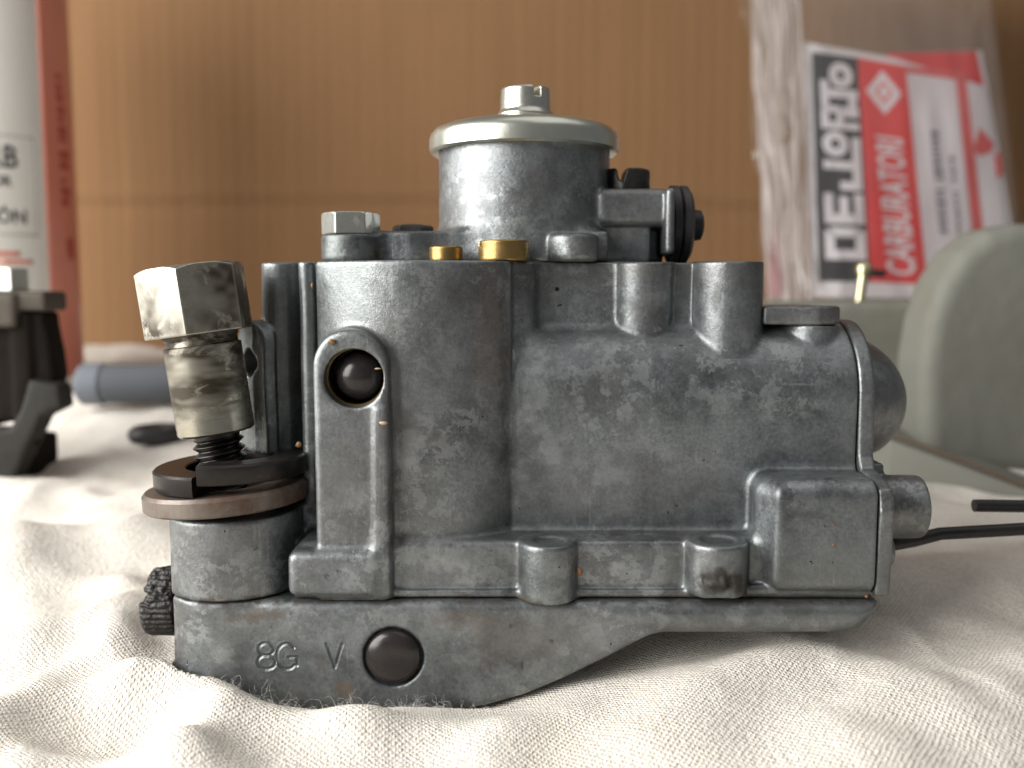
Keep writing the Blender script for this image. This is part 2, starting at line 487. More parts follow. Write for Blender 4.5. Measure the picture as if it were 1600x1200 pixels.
# pad with arched top
px0, px1 = X_(490, 700, -5), X_(607, 700, -5)
pr = (px1 - px0) / 2; pcx = (px0 + px1) / 2; pzt = Z_(514, -4.5)
padpts = [(px0 + 1, ZP + 1), (px1 - 1, ZP + 1)] + arc(pcx, pzt - pr, pr - 1, 0, 180, 18)
fb.add(prism_xz(padpts, -4.9, 9, .9, 1.0), 1.0)
# small box beside the lug
fb.add(rbox(X_(449, 900, -6), X_(596, 900, -6), -6.3, 6, ZP + 1.1, Z_(863, -6), 1.3), 1.3)
# rib that runs down the right of the pad
fb.add(prism_xz([(px1 - 2.2, ZP + 1.2), (px1 - .3, ZP + 1.2), (px1 - .5, Z_(640, -5)), (px1 - 1.8, Z_(640, -5))], -5.35, 4, .6, .3), 1.0)
# bosses on the band
q1x = X_(857, 890, -4); fb.add(vcyl(q1x, -2.4, 4.5, ZP - .1, Z_(850, -5), .5), .9)
q2x = X_(1122, 890, -4); fb.add(vcyl(q2x, -2.4, 4.85, ZP + .8, Z_(849, -5), .6), .9)
# foot block at the right end
fe0, fe1 = X_(1182, 800, 4), X_(1214, 830, -6)
fb.add(prism_xy([(fe0 + 1, 8), (fe1 - 1.2, -1.5), (fe1 + .8, -4.8), (XE + 1.2, -4.8), (XE + 1.2, 8)], ZP + 1.2, Z_(752, -5), 2.8, 1.2), 1.6)
fb.cut(rbox(XE, XE + 8, -20, 60, -5, 90))
fb.add(rbox(X_(1130, 935, -4), XE + .0, -4.2, 30, ZP + .6, ZP + 2.2, .5), .6)
# ear with a hole behind the bolt
ea = R_(54)
er = Matrix.Rotation(-ea, 3, 'Z')          # plate normal swings from the front to the left
ec = P(402, 560, 13)
def ear_fn(X, Y, Z, hole=False):
    dx, dy = X - ec[0], Y - ec[1]
    t = dx * math.cos(ea) - dy * math.sin(ea) * -1 * -1     # along the plate
    nrm = dx * math.sin(ea) + dy * math.cos(ea)             # across it
    if hole: return ext(np.sqrt(t ** 2 + (Z - ec[2] + .6) ** 2) - 2.5, np.abs(nrm) - 6, .1)
    zt = ec[2] + 1.6
    d2 = np.where(Z > zt, np.sqrt(t ** 2 + (Z - zt) ** 2), np.abs(t)) - 5.0
    d2 = np.maximum(d2, (ec[2] - 16) - Z)
    return ext(d2, np.abs(nrm) - 1.6, .35)
ebb = ((ec[0] - 8, ec[1] - 8, ec[2] - 17), (ec[0] + 8, ec[1] + 8, ec[2] + 8))
fb.add((lambda X, Y, Z: ear_fn(X, Y, Z), ebb), .8)
fb.cut((lambda X, Y, Z: ear_fn(X, Y, Z, True), ebb))
# holes
fb.cut(ycyl(HOLE[0], HOLE[2], 4.5, -12, 3.0, .1), .12)
fb.cut(vcyl(LUGX, LUGY, 5.9, ZP - 3, ZT, .1))
fb.cut(vcyl(q1x + .3, -2.6, 2.5, Z_(850, -5) - .35, Z_(850, -5) + 4, .1), .2)
fb.cut(vcyl(q2x + .3, -2.6, 2.8, Z_(849, -5) - .5, Z_(849, -5) + 4, .1), .2)
fb.cut(ellipsoid((q2x - .5, -8.2, ZP + 1.6), (4.2, 2.0, 1.6)), .6)       # broken lower edge of the boss
sx_ = X_(1020, 700, 4)
fb.F -= (.05 * np.exp(-((fb.ax[0] - sx_) / .3) ** 2))[:, None, None] * (fb.ax[1] < 12)[None, :, None]
V, Q = fb.mesh()
# hand-cast unevenness
nn = fbm(V / 7., 3, 3) - .5
V = V + (np.stack([fbm(V / 9., 2, 11) - .5, nn, fbm(V / 9., 2, 21) - .5], 1)) * .22
cq_ = P(1128, 912, -7); gb = np.exp(-(((V[:, 0] - cq_[0]) / 3.6) ** 2 + ((V[:, 2] - cq_[2]) / 1.5) ** 2 + ((V[:, 1] - cq_[1]) / 3.) ** 2))
V[:, 1] += gb * (fbm(V / .9, 3, 77) - .42) * 2.6
body = np_mesh('body', V, Q, M['zinc'], carb)
def blob(V, px, py, Y, r, seed=0, amp=.8, sx=1., sz=1.):
    c = P(px, py, Y); d = np.sqrt(((V[:, 0] - c[0]) / sx) ** 2 + ((V[:, 1] - c[1]) * .6) ** 2 + ((V[:, 2] - c[2]) / sz) ** 2)
    return np.clip((1 - d / r) * 2 + (fbm(V / (r * .35 + .2), 4, seed) - .5) * 2.4 * amp, 0, 1) * (d < r * 1.6)
def put(o, name, a):
    at = o.data.attributes.new(name, 'FLOAT', 'POINT'); at.data.foreach_set('value', a.astype(np.float32))
st = np.zeros(len(V)); ru = np.zeros(len(V))  # dark marks: grime, plus blobs set in creases and corners
st = np.maximum(st, blob(V, 1128, 910, -7, 4.2, 5, 1.1, 1.2, .8) * 1.0)
st = np.maximum(st, blob(V, 905, 905, -5, 1.6, 9, 1., .6, 1.5) * .8)
st = np.maximum(st, blob(V, 803, 640, 4, 1.0, 12, .9, .5, 20) * .5)  # dark line down the crease between bulge and barrel
st = np.maximum(st, blob(V, 790, 600, 2, 1.3, 13, 1.2, 1., 16) * .55)
st = np.maximum(st, blob(V, 445, 520, 14, 1.4, 15, .9, 1., 10) * .6)
ru = np.maximum(ru, np.clip(1 - np.abs(V[:, 2] - ZP - .35) / .45, 0, 1) * np.clip((fbm(V / 2.2, 4, 31) - .42) * 5, 0, 1) * .8)
ru = np.maximum(ru, blob(V, 1080, 842, 2, 2.6, 33, .8, 1.6, .6) * .5)
ru = np.maximum(ru, blob(V, 770, 520, 0, 5.5, 35, .8, .9, 2.6) * .38)
st = np.maximum(st, np.clip(1 - np.abs(V[:, 2] - ZP - .3) / .8, 0, 1) * np.clip((fbm(V / 1.5, 4, 41) - .44) * 6, 0, 1) * .9)
for px, py, Y, r_, sx, sz, k in ((640, 843, -2.6, 2.4, 3.5, .5, .5), (740, 845, -2.6, 2.2, 2.5, .5, .45), (485, 790, 5, 1.5, .6, 2.2, .7), (470, 880, -4, 1.0, .6, 2.5, .5), (960, 838, 0, 2.2, 3., .5, .5), (1195, 835, 0, 1.8, 1.2, .8, .5), (700, 470, -2, 3.0, 1.6, 1.2, .3), (590, 700, -5, .8, .5, 6., .4), (616, 720, -2, 1.2, .6, 7., .5), (1000, 480, 10, 2.5, 1.2, 1., .35), (1120, 470, 6, 1.6, .6, 2., .35), (1260, 690, 4, 3., 1.4, 1., .3), (340, 900, -5, 2.0, 1., 1., .3), (510, 900, -6.3, .5, 1., 1., .9), (528, 893, -6.3, .35, 1., 1., .9)):
    st = np.maximum(st, blob(V, px, py, Y, r_, int(px), 1.2, sx, sz) * k)  # darkens ledges, junctions and strips beside the pad
pl = np.zeros(len(V))
for px, py, Y, r_, sx, sz, k in ((840, 600, 4, 2.6, 1., 3.4, .8), (830, 540, 5, 1.8, 1.2, 1.2, .6), (860, 700, 4, 2.2, 1., 1.6, .6), (960, 745, 4, 2.4, 1.6, .8, .5), (640, 700, -2, 2.2, 1., 2., .5), (700, 880, -2.6, 2.0, 2.2, .8, .7), (960, 890, -2.6, 1.2, 1., 1., .9), (985, 870, -2.6, 1.0, 1.4, .7, .7), (1200, 650, 4, 1.6, 1.2, 1., .5), (700, 560, -1, 2.2, 1., 1.6, .45), (1090, 880, -6, 1.2, .4, 2.6, .6), (560, 780, -5, 2.0, 1.2, 1., .35)):
    pl = np.maximum(pl, blob(V, px, py, Y, r_, int(px + py), 1.5, sx, sz) * k)
put(body, 'dark_marks', st); put(body, 'rust', ru); put(body, 'pale', pl)

# ---------------------------------------------------------------- bowl below the parting line
ff = Field((-54, -10, -1.5), (58, 40, ZP + 1), .36)
zp = ZP - .12
bowl_pts = [(X_(330, 960, -4), zp), (X_(1045, 950, -4), zp)] + [(X_(a, b, -4), Z_(b, -4)) for a, b in ((1042, 980), (1000, 1000), (940, 1031), (880, 1060), (820, 1085), (760, 1102), (700, 1112), (600, 1117), (450, 1117), (330, 1112))]
inset = lambda pts, r: pts
ff.add(prism_xz(bowl_pts, -4.9, 34, 1.4))
ff.add(vcyl(LUGX, LUGY, LUGR - .25, Z_(1112, -4), zp, .5), .8)
ff.add(rbox(LUGX - 9, LUGX + 10, 6, 34, Z_(1112, -4), zp, 1.), .8)
pan_z0 = Z_(985, -3)
pan = [(X_(900, 970, -4), zp), (X_(1368, 960, -3), zp), (X_(1362, 965, -3), zp - 2.2), (X_(1335, 984, -3), pan_z0 + .5), (X_(1290, 985, -3), pan_z0), (X_(985, 985, -4), pan_z0), (X_(940, 975, -4), zp - 2.9), (X_(915, 960, -4), zp - 1.4)]
ff.add(prism_xz(pan, -5.5, 34, 2.3), .9)
pk = P(614, 1027, -4.9)
ff.cut(ycyl(pk[0], pk[2], 4.75, -12, -3.9, .1), .2)
ff.F = np.maximum(ff.F, (ff.ax[2] - zp)[None, None, :])
V, Q = ff.mesh()
front = V[:, 1] < 10
V = V + (np.stack([fbm(V / 8., 2, 51) - .5, fbm(V / 7., 3, 53) - .5, (fbm(V / 9., 2, 55) - .5) * .3], 1)) * .2
bowl = np_mesh('float_bowl', V, Q, M['zinc'], carb)
# stamped characters, cut into the front face
glyph = []
def seg(a, b): glyph.append((a, b))
g0 = P(402, 1047, -4.9); g1 = P(535, 1004, -4.9)
gx = lambda px: X_(px, 1025, -4.9)
gz = lambda py: Z_(py, -4.9)
def curve(pts):
    for a, b in zip(pts[:-1], pts[1:]): seg(a, b)
def ell(cx, cy, rx, ry, a0, a1, n=18):
    return [(gx(cx + rx * math.cos(R_(a0 + (a1 - a0) * i / n))), gz(cy - ry * math.sin(R_(a0 + (a1 - a0) * i / n)))) for i in range(n + 1)]
curve(ell(416, 1015, 12, 10, 0, 360)); curve(ell(416, 1035, 14, 11, 0, 360))
curve(ell(448, 1026, 16, 20, 45, 315)); curve([(gx(459), gz(1040)), (gx(464), gz(1040)), (gx(464), gz(1027)), (gx(451), gz(1027))])
curve([(gx(510), gz(1006)), (gx(523), gz(1043)), (gx(535), gz(1006))])
bm = bmesh.new(); bm.from_mesh(bowl.data)
lo = (gx(396) * .001, gz(1052) * .001); hi = (gx(542) * .001, gz(998) * .001)
fs = [f for f in bm.faces if f.normal.y < -.8 and lo[0] < f.calc_center_median().x < hi[0] and lo[1] < f.calc_center_median().z < hi[1] and f.calc_center_median().y < -.0035]
es = list({e for f in fs for e in f.edges})
bmesh.ops.subdivide_edges(bm, edges=es, cuts=3, use_grid_fill=True)
pts = [v for v in bm.verts if lo[0] < v.co.x < hi[0] and lo[1] < v.co.z < hi[1] and v.co.y < -.0035]
A = np.array([(v.co.x, v.co.z) for v in pts]) * 1000
d = np.full(len(A), 9.)
for a, b in glyph:
    a, b = np.array(a), np.array(b); e = b - a
    t = np.clip(((A - a) @ e) / (e @ e + 1e-9), 0, 1)
    d = np.minimum(d, np.linalg.norm(A - a - t[:, None] * e, axis=1))
dep = np.clip((.24 - d) / .16, 0, 1); dep = dep * dep * (3 - 2 * dep) * .24
lip = np.clip(1 - np.abs(d - .45) / .15, 0, 1) * .05
for v, q in zip(pts, dep - lip): v.co.y += q * .001
bm.to_mesh(bowl.data); bm.free()
me = bowl.data
me.polygons.foreach_set('use_smooth', np.ones(len(me.polygons), bool))
V = np.zeros(len(me.vertices) * 3); me.vertices.foreach_get('co', V); V = V.reshape(-1, 3) * 1000
st = np.zeros(len(V)); ru = np.zeros(len(V))
for px, py in ((276, 1000), (282, 1018), (292, 1036), (306, 1052), (318, 1064)): st = np.maximum(st, blob(V, px, py, -1, 1.3, px, 1.2, .9, 1.1))
st = np.maximum(st, blob(V, 360, 1055, -5, 3.5, 63, 1.1, 1.3, .8) * .6)
st = np.maximum(st, blob(V, 375, 1030, -5, 1.4, 64, 1.1) * .6)
st = np.maximum(st, np.clip(1 - np.abs(V[:, 2] - ZP + .3) / 1.1, 0, 1) * np.clip((fbm(V / 1.6, 4, 65) - .42) * 6, 0, 1) * .9)
st = np.maximum(st, blob(V, 815, 1040, -5, .75, 66, .6, .5, 1.4)); st = np.maximum(st, blob(V, 862, 1002, -5, .5, 67, .5)); st = np.maximum(st, blob(V, 798, 978, -5, .42, 68, .5))
ru = np.maximum(ru, blob(V, 536, 1078, -5, 1.8, 71, 1.) * .8); ru = np.maximum(ru, blob(V, 498, 1038, -5, .9, 72, .9) * .6)
ru = np.maximum(ru, blob(V, 400, 962, -5, 2.2, 73, 1., 2.5, .6) * .6); ru = np.maximum(ru, blob(V, 730, 970, -5, 3.0, 74, 1.1, 2.0, .6) * .5)
ru = np.maximum(ru, blob(V, 790, 1000, -5, 5.0, 75, 1.1, 1.6, 1.) * .3)
pl = np.clip(1 - np.abs(V[:, 2] - ZP + .3) / .5, 0, 1) * np.clip((fbm(V / 1.2, 3, 87) - .5) * 8, 0, 1) * (V[:, 0] < X_(370, 940, -5)) * 1.0
pl = np.maximum(pl, blob(V, 1000, 960, -5, 2.2, 88, 1.3, 2.2, .7) * .5); pl = np.maximum(pl, blob(V, 690, 985, -5, 2.5, 89, 1.4, 1.6, .8) * .35)
put(bowl, 'dark_marks', st); put(bowl, 'rust', ru); put(bowl, 'pale', pl)

# ---------------------------------------------------------------- end cover on the right
fe = Field((55, -10, ZP - 1), (76, 44, Z_BT + 3), .36)
sk = [(44, ZP + .9), (-5.4, ZP + .9), (-6.1, Z_(800, -6)), (-5.2, Z_(765, -5)), (-2.0, Z_(748, -2)), (2.2, Z_(733, 2)), (3.7, Z_(712, 4)), (3.9, Z_BT - R_B)] + [(16.5 + p, q) for p, q in arc(0, Z_BT - R_B, R_B + .1, 180, 90)] + [(44, Z_BT + .1)]
fe.add(prism_yz(sk, XE + .18, XE + 2.75, .45))
dz = Z_(640, 24)
fe.add(ellipsoid((XE + 2, 26, dz + 2), (13.2, 17.5, 12.2)), 1.0)
fe.cut(rbox(XE + 2.75, 90, -20, 60, -10, Z_(705, 20), .1), .6)
fe.add(xcyl(6.0, Z_(798, 3), 5.2, XE + 1, XE + 11.5, .6), .8)
fe.add(xcyl(1.2, Z_(862, 0), 2.6, XE + 1, XE + 5.0, .4), .6)
fe.add(rbox(XE + 1, XE + 5.5, 6, 20, Z_(745, 12), Z_(715, 12), .5), .8)
fe.cut(rbox(40, XE + .18, -20, 60, -5, 99))
V, Q = fe.mesh(); V = V + (np.stack([fbm(V / 8., 2, 81) - .5] * 3, 1)) * .12
cov = np_mesh('end_cover', V, Q, M['zinc_plate'], carb)
# lug strip lying on the small boss
fl = Field((36, 4, Z_B3 - 1), (60, 34, Z_B3 + 6), .3)
lt = Z_(479, 8)
fl.add(prism_xy([(X_(1196, 495, 9), 30), (X_(1196, 495, 9), 9.0), (b3x, 7.9), (b3x + 4.0, 10.5), (b3x + 4.1, 30)], Z_B3 + .1, lt, .5, .5))
fl.add(vcyl(b3x + .1, 11.9, 4.35, Z_B3 + .1, lt, .5), .3)
V, Q = fl.mesh(); np_mesh('cover_lug', V, Q, M['zinc_plate'], carb)

# ---------------------------------------------------------------- top cover with filter housing
FX, FY = X_(819, 300, 27), 27.
FR = (950 - 688) / 2 * (D0 + FY) / F_PX
Z_CAP = Z_(238, FY)
ft = Field((-38, 4, ZT - .2), (40, 48, Z_CAP + 2), .4)
zb = Z_(361, 14)
ft.add(prism_xy([(X_(560, 400, 13), 40), (X_(560, 400, 13), 14.5), (X_(640, 400, 13), 13.5), (X_(700, 400, 13), 14.5), (X_(945, 400, 14), 14.5), (X_(945, 400, 14), 40)], ZT + .1, zb, .5, .6))
ft.add(vcyl(FX, FY, FR, ZT + .1, Z_CAP + 1.5, .4, -.004), 2.2)
sxp = X_(550, 380, 14)
ft.add(vcyl(sxp, 15, 5.3, ZT + .1, Z_(367, 14), .4), 1.6)
ft.add(vcyl(X_(896, 390, 12), 12.5, 4.35, ZT + .1, Z_(364, 9), 1.0), .7)
hx0, hx1 = X_(925, 340, 20), X_(1047, 340, 20)
ft.add(rbox(hx0, hx1, 17, 34, Z_(354, 17), Z_(293, 17), 1.8), .8)
ft.add(rbox(hx0, X_(1015, 370, 20), 18.5, 33, ZT + .1, Z_(350, 18), .5), .4)
ft.add(rbox(hx0, hx1 - .5, 24, 33, ZT + .1, Z_(330, 24), .5), .4)
ft.add(rbox(hx1 - 1.4, hx1 + .2, 15.6, 35, ZT + 1.5, Z_(293, 15), .5), .3)
V, Q = ft.mesh(); V = V + (np.stack([fbm(V / 8., 2, 91) - .5] * 3, 1)) * .16
top = np_mesh('top_cover', V, Q, M['zinc_top'], carb)

# filter cap
cr = (962 - 673) / 2 * (D0 + FY) / F_PX
zc0 = Z_CAP; zc1 = Z_(186, FY)
ch = zc1 - zc0
cprof = [(cr - 1.6, zc0 - .2), (cr - .45, zc0 - .5), (cr, zc0 - .1), (cr + .02, zc0 + 1.9), (cr - .25, zc0 + 2.8), (cr - 1.0, zc0 + 3.6), (cr - 2.4, zc0 + 4.15), (cr - 6, zc0 + 4.9), (cr * .4, zc0 + ch - .1), (.3, zc0 + ch + .1)]
capo = lathe_obj('filter_cap', cprof, M['cap'], carb, (FX, FY, 0), n=128)
# its screw: round head with a flared foot and a cut slot
kx = X_(821, 170, FY)
zk0, zk1 = zc0 + ch - .2, Z_(139, FY)
fk = Field((kx - 7, FY - 7, zk0 - .5), (kx + 7, FY + 7, zk1 + .5), .22)
kr = (861 - 783) / 2 * (D0 + FY) / F_PX
fk.add(vcyl(kx, FY, kr, zk0, zk1, .5, -.03)); fk.add(vcyl(kx, FY, kr + .55, zk0, zk0 + .9, .3), 1.2)
sd = R_(28)
def slot(X, Y, Z): return np.maximum(np.abs((X - kx) * math.cos(sd) + (Y - FY) * math.sin(sd)) - .65, zk1 - 1.9 - Z)
fk.cut((slot, ((kx - 7, FY - 7, zk0), (kx + 7, FY + 7, zk1))), .1)
V, Q = fk.mesh(); ks = np_mesh('cap_screw', V, Q, M['nickel'], carb)

# hex screw on the cover boss
def hex_head(name, r, h, mat_, parent, loc, ang=0., cham=.9, under=True):
    V, Fc = [], []
    rings = []
    n = 72
    for (zf, kind) in ((0, 'h'), (h - cham * .9, 'h'), (h, 'c')):
        pass
    fld = Field((-r - 1, -r - 1, -.6), (r + 1, r + 1, h + .8), max(.15, r / 60))
    pts = [(r * math.cos(R_(60 * k) + ang), r * math.sin(R_(60 * k) + ang)) for k in range(6)]
    prim = prism_xy(pts, 0, h, .12)
    fld.add(prim)
    # 30 degree chamfer cone
    rr = np.sqrt(fld.ax[0][:, None, None] ** 2 + fld.ax[1][None, :, None] ** 2)
    cone = (rr - (r * (.865 if cham < .85 else .895))) * .5 + (fld.ax[2][None, None, :] - h) * .866
    fld.F = np.maximum(fld.F, cone)
    if under:
        cone2 = (rr - (r * .97)) * .5 - fld.ax[2][None, None, :] * .866
        fld.F = np.maximum(fld.F, cone2)
    V, Q = fld.mesh()
    o = np_mesh(name, V + np.array(loc), Q, mat_, parent)
    return o
zs = Z_(367, 14)
hex_head('cover_screw', 4.95, Z_(333, 15) - zs, M['nickel'], carb, (sxp - .3, 15, zs + .02), R_(8))
# brass jets
for px, Y, r_, y1, slot_ in ((697, 9.0, 2.75, 384, 0), (787, 8.0, 4.15, 374, 1)):
    o_x = X_(px, 395, Y); z1 = Z_(y1, Y - r_)
    fj = Field((o_x - r_ - 1, Y - r_ - 1, ZT - 1), (o_x + r_ + 1, Y + r_ + 1, z1 + .6), .17)
    fj.add(vcyl(o_x, Y, r_, ZT + .05, z1, .3))
    fj.cut(rbox(o_x - (r_ + 1) , o_x - r_ + .75 if slot_ else o_x + r_ + 1, Y - (3 if slot_ else .45), Y + (.2 if slot_ else .45), z1 - 1.0, z1 + 2))
    V, Q = fj.mesh(); np_mesh('brass_jet', V, Q, M['brass'], carb)
# fuel inlet: black disc with nub, dark screw above it
RY = Matrix.Rotation(R_(90), 3, 'Y')
dzc = Z_(352, 25); dr = Z_(290, 25) - dzc
dxp = hx1 + .3
lathe_obj('inlet_cap', [(dr - .8, 0), (dr, .4), (dr, 1.6), (dr - .5, 1.9), (dr, 2.2), (dr - .1, 3.3), (dr - 1.2, 4.0), (dr - 4.2, 4.3), (dr - 4.4, 6.0), (dr - 5.2, 6.4), (.3, 6.5)], M['rubber'], carb, (dxp, 25, dzc), RY, n=80)
zi = Z_(296, 22)
ix = X_(978, 285, 25)
fi = Field((ix - 6, 19, zi - 1), (ix + 6, 31, zi + 5), .25)
fi.add(vcyl(ix, 25, 4.3, zi - .3, zi + 3.7, .4))
fi.cut(prism_xz([(ix - 2.4, zi + 5), (ix + .2, zi + 5), (ix - .9, zi + 1.5), (ix - 1.6, zi + 1.5)], 10, 40, .1))
V, Q = fi.mesh(); np_mesh('inlet_screw', V + (np.stack([fbm(V / 1.5, 2, 7 + q) - .5 for q in range(3)], 1)) * .3, Q, M['dark_steel'], carb)
o = lathe_obj('cover_stud', [(3.6, 0), (3.6, 1.0), (3.2, 1.3), (1.5, 1.5), (.2, 1.5)], M['dark_steel'], carb, (X_(645, 355, 20), 20, zb), n=6)

# plugs on the front
def dome_plug(name, c, r, h, mat_, y_base, base_r=None):
    pr_ = [(.05, h)] + [(r * math.sin(R_(a)), h * (1 - (1 - math.cos(R_(a))))) for a in range(8, 91, 8)] + [(r, 0), (r, -2)]
    rot = Matrix.Rotation(R_(90), 3, 'X')       # +Z -> -Y
    return lathe_obj(name, pr_[::-1], mat_, carb, (c[0], y_base, c[2]), rot, n=72)
dome_plug('ball_plug', HOLE + np.array([.25, 0, .1]), 3.9, 3.5, M['black_ball'], -.6)
lathe_obj('seat_ring', [(4.6, -.2), (4.6, .35), (4.3, .35), (4.2, -.2)], M['brass'], carb, (HOLE[0], -2.0, HOLE[2]), Matrix.Rotation(R_(90), 3, 'X'), n=64, closed=True)
lathe_obj('round_plug', [(.05, 1.35), (1.5, 1.28), (2.6, 1.08), (3.5, .75), (4.05, .4), (4.3, 0), (4.4, -1.2)][::-1], M['black_flat'], carb, (pk[0], -4.75, pk[2]), Matrix.Rotation(R_(90), 3, 'X'), n=72)
# crusted idle screw on the left: knurled head with a deep slot
kc = P(240, 939, 8); kx1 = LUGX - LUGR + .6
fk = Field((kx1 - 8, 0, kc[2] - 7), (kx1 + 1, 16, kc[2] + 7), .2)
def knob(X, Y, Z):
    a = np.arctan2(Z - kc[2], Y - 8.); r = np.sqrt((Y - 8.) ** 2 + (Z - kc[2]) ** 2)
    return ext(r - 5.5 - .14 * np.cos(a * 34), np.abs(X - (kx1 - 2.6)) - 3.0, .9)
fk.add((knob, ((kx1 - 6, 2, kc[2] - 6), (kx1 + .4, 14, kc[2] + 6))))
fk.cut(rbox(kx1 - 9, kx1 - 4.3, -2, 18, kc[2] + 1.2, kc[2] + 2.6, .2), .5)
fk.cut(rbox(kx1 - 9, kx1 - 5.0, -2, 18, kc[2] + 2.2, kc[2] + 8, .2), .6)
V, Q = fk.mesh()
up = np.clip((V[:, 2] - kc[2] + .5) / 2, 0, 1)[:, None]
V = V + (np.stack([fbm(V / 1.6, 3, 101) - .5, fbm(V / 1.6, 3, 103) - .5, fbm(V / 1.6, 3, 105) - .5], 1)) * (.25 + 1.0 * up)
np_mesh('adjuster_knob', V, Q, M['black_crust'], carb)
# wire lever that leaves the end cover to the right and comes back as a fork
a0 = P(1385, 852, 9); a1 = P(1468, 834, 13); a2 = P(1610, 826, 13); b1 = P(1610, 791, 17); b0 = P(1522, 790, 17)
path = [a0, (a0 + a1) / 2 + np.array([0, 0, -.2]), a1, a2]
mid = (a2 + b1) / 2; rad = np.linalg.norm(b1 - a2) / 2
for t in range(1, 10):
    q = t / 10; c = a2 * (1 - q) + b1 * q; path.append(c + np.array([math.sin(math.pi * q) * rad * 1.4 + 16 * math.sin(math.pi * q) ** .4, 0, 0]))
path += [b1, b0]
V, Fc = tube(path, 1.12, 14); sharpen(pyd('wire_lever', V, Fc, M['rod'], carb), 50)
# flakes of rust and grit stuck on the casting
def flake(name, px, py, Y, r, mat_, sx=1., sz=1.):
    c = P(px, py, Y); bm = bmesh.new(); bmesh.ops.create_icosphere(bm, subdivisions=2, radius=r * .001)
    for v in bm.verts:
        n = mnoise.noise(v.co * 900 / r + Vector((px, py, 0)))
        v.co *= 1 + .5 * n; v.co.x *= sx; v.co.z *= sz; v.co.y *= .6
        v.co += Vector(c * .001)
    me = bpy.data.meshes.new(name); bm.to_mesh(me); bm.free(); return link(name, me, mat_, carb)
flake('rust_flake', 906, 893, -4.3, .55, M['rust'], .8, 1.3)
flake('rust_flake', 519, 534, -5.2, .5, M['amber'], 1.2, .9)
flake('rust_flake', 467, 694, 4.6, .55, M['amber'])
flake('rust_flake', 599, 661, -5.9, .42, M['bone'], 1.4, .6)
flake('rust_flake', 591, 576, -5.3, .3, M['bone'], 1.6, .4)
flake('rust_flake', 1164, 540, 6.6, .32, M['bone'], 1.4, .6)
flake('rust_flake', 1331, 766, -5.3, .28, M['rust'], .7, 1.2)
flake('rust_flake', 1303, 820, -6, .2, M['rust'], 1.2, .7)
flake('rust_flake', 1303, 852, -6, .22, M['rust'])
flake('rust_flake', 1354, 932, -4.3, .3, M['rust'])
flake('rust_flake', 488, 447, 6.3, .4, M['amber'], .7, 1.4)

# =================================================================== bolt and its washers
BT = math.atan2(-(P(296, 416, LUGY) - P(350, 745, LUGY))[0], (P(296, 416, LUGY) - P(350, 745, LUGY))[2])
bolt = empty('mounting_bolt'); tag(bolt, 'worn hex mounting bolt leaning left, standing in the two washers on the carburettor lug', 'bolt')
bbase = P(350, 745, LUGY)               # a point on the axis in the washers
bolt.location = bbase * .001
bolt.rotation_euler = (R_(0), -BT, 0)
tipv = P(296, 416, LUGY); axl = np.linalg.norm(tipv - bbase)
s = (D0 + LUGY) / F_PX
zh1 = axl; zh0 = axl - 10.9; zs0 = zh0 - 16.2
Rm = Matrix.Identity(3)
sr, tr = 59 * s, 42 * s
lathe_obj('shank', [(tr - .2, zs0 - .3), (tr + .2, zs0), (sr - .35, zs0), (sr, zs0 + .35), (sr, zh0 - 1.9), (sr - .45, zh0 - 1.7), (sr - .5, zh0 - .9), (sr - .2, zh0 - .5), (sr - .2, zh0 + .1)], M['bolt_shank'], bolt, n=96)
V = []; Fc = []
nt_, nz_ = 56, 130
zt0 = -9.0; pitch = 1.5
for j in range(nz_):
    z = zt0 + (zs0 + .1 - zt0) * j / (nz_ - 1)
    for i in range(nt_):
        a = 2 * math.pi * i / nt_
        ph = ((z / pitch) - a / (2 * math.pi)) % 1
        r = tr - .15 - .95 * (1 - abs(2 * ph - 1)) ** .9
        if z > zs0 - .9: r = tr - .75
        V.append((r * math.cos(a), r * math.sin(a), z))
for j in range(nz_ - 1):
    for i in range(nt_):
        k = (i + 1) % nt_; Fc.append((j * nt_ + i, j * nt_ + k, j * nt_ + nt_ + k, j * nt_ + nt_ + i))
Fc.append(list(range(nt_))[::-1])
pyd('thread', V, Fc, M['thread'], bolt)
hex_head('hex_head', 85 * s, zh1 - zh0, M['bolt_head'], bolt, (0, 0, zh0), R_(-90 + 5), cham=.80)
# flat washer
wl = empty('flat_washer'); tag(wl, 'brown rusty flat washer lying on the carburettor lug under the split washer', 'washer')
WT = 3.0
wr = 126 * s
wc = np.array([LUGX - 1.2, LUGY - .2, Z_LUG + .78]); wl.location = wc * .001; wl.rotation_euler = (R_(-1.0), R_(-3.6), 0)
lathe_obj('ring', [(6.4, .1), (6.6, 0), (wr - .3, 0), (wr, .3), (wr, WT - .55), (wr - .5, WT), (6.6, WT), (6.4, WT - .2)], M['brown_washer'], wl, n=120, closed=True)
# split washer
sw = empty('split_washer'); tag(sw, 'black split lock washer around the bolt thread, above the rusty flat washer', 'washer')
sw.location = (wc + np.array([.9, 0, WT + .15])) * .001; sw.rotation_euler = (R_(-1.0), R_(-2.6), 0)
V = []; Fc = []; n = 110; a0 = R_(-90 - 13 + 19 - 14); so = 117 * s; si = 7.0
TH = 3.1
sect = [(si + .15, 0), (so - .25, 0), (so, .3), (so, TH - .35), (so - .35, TH), (si + .2, TH), (si, TH - .2), (si, .2)]
for i in range(n + 1):
    a = a0 + R_(356) * i / n; dz_ = 1.75 * (1 - i / n) ** 1.0
    for r, z in sect: V.append((r * math.cos(a), r * math.sin(a), z + dz_))
m_ = len(sect)
for i in range(n):
    for k in range(m_):
        k2 = (k + 1) % m_; Fc.append((i * m_ + k, (i + 1) * m_ + k, (i + 1) * m_ + k2, i * m_ + k2))
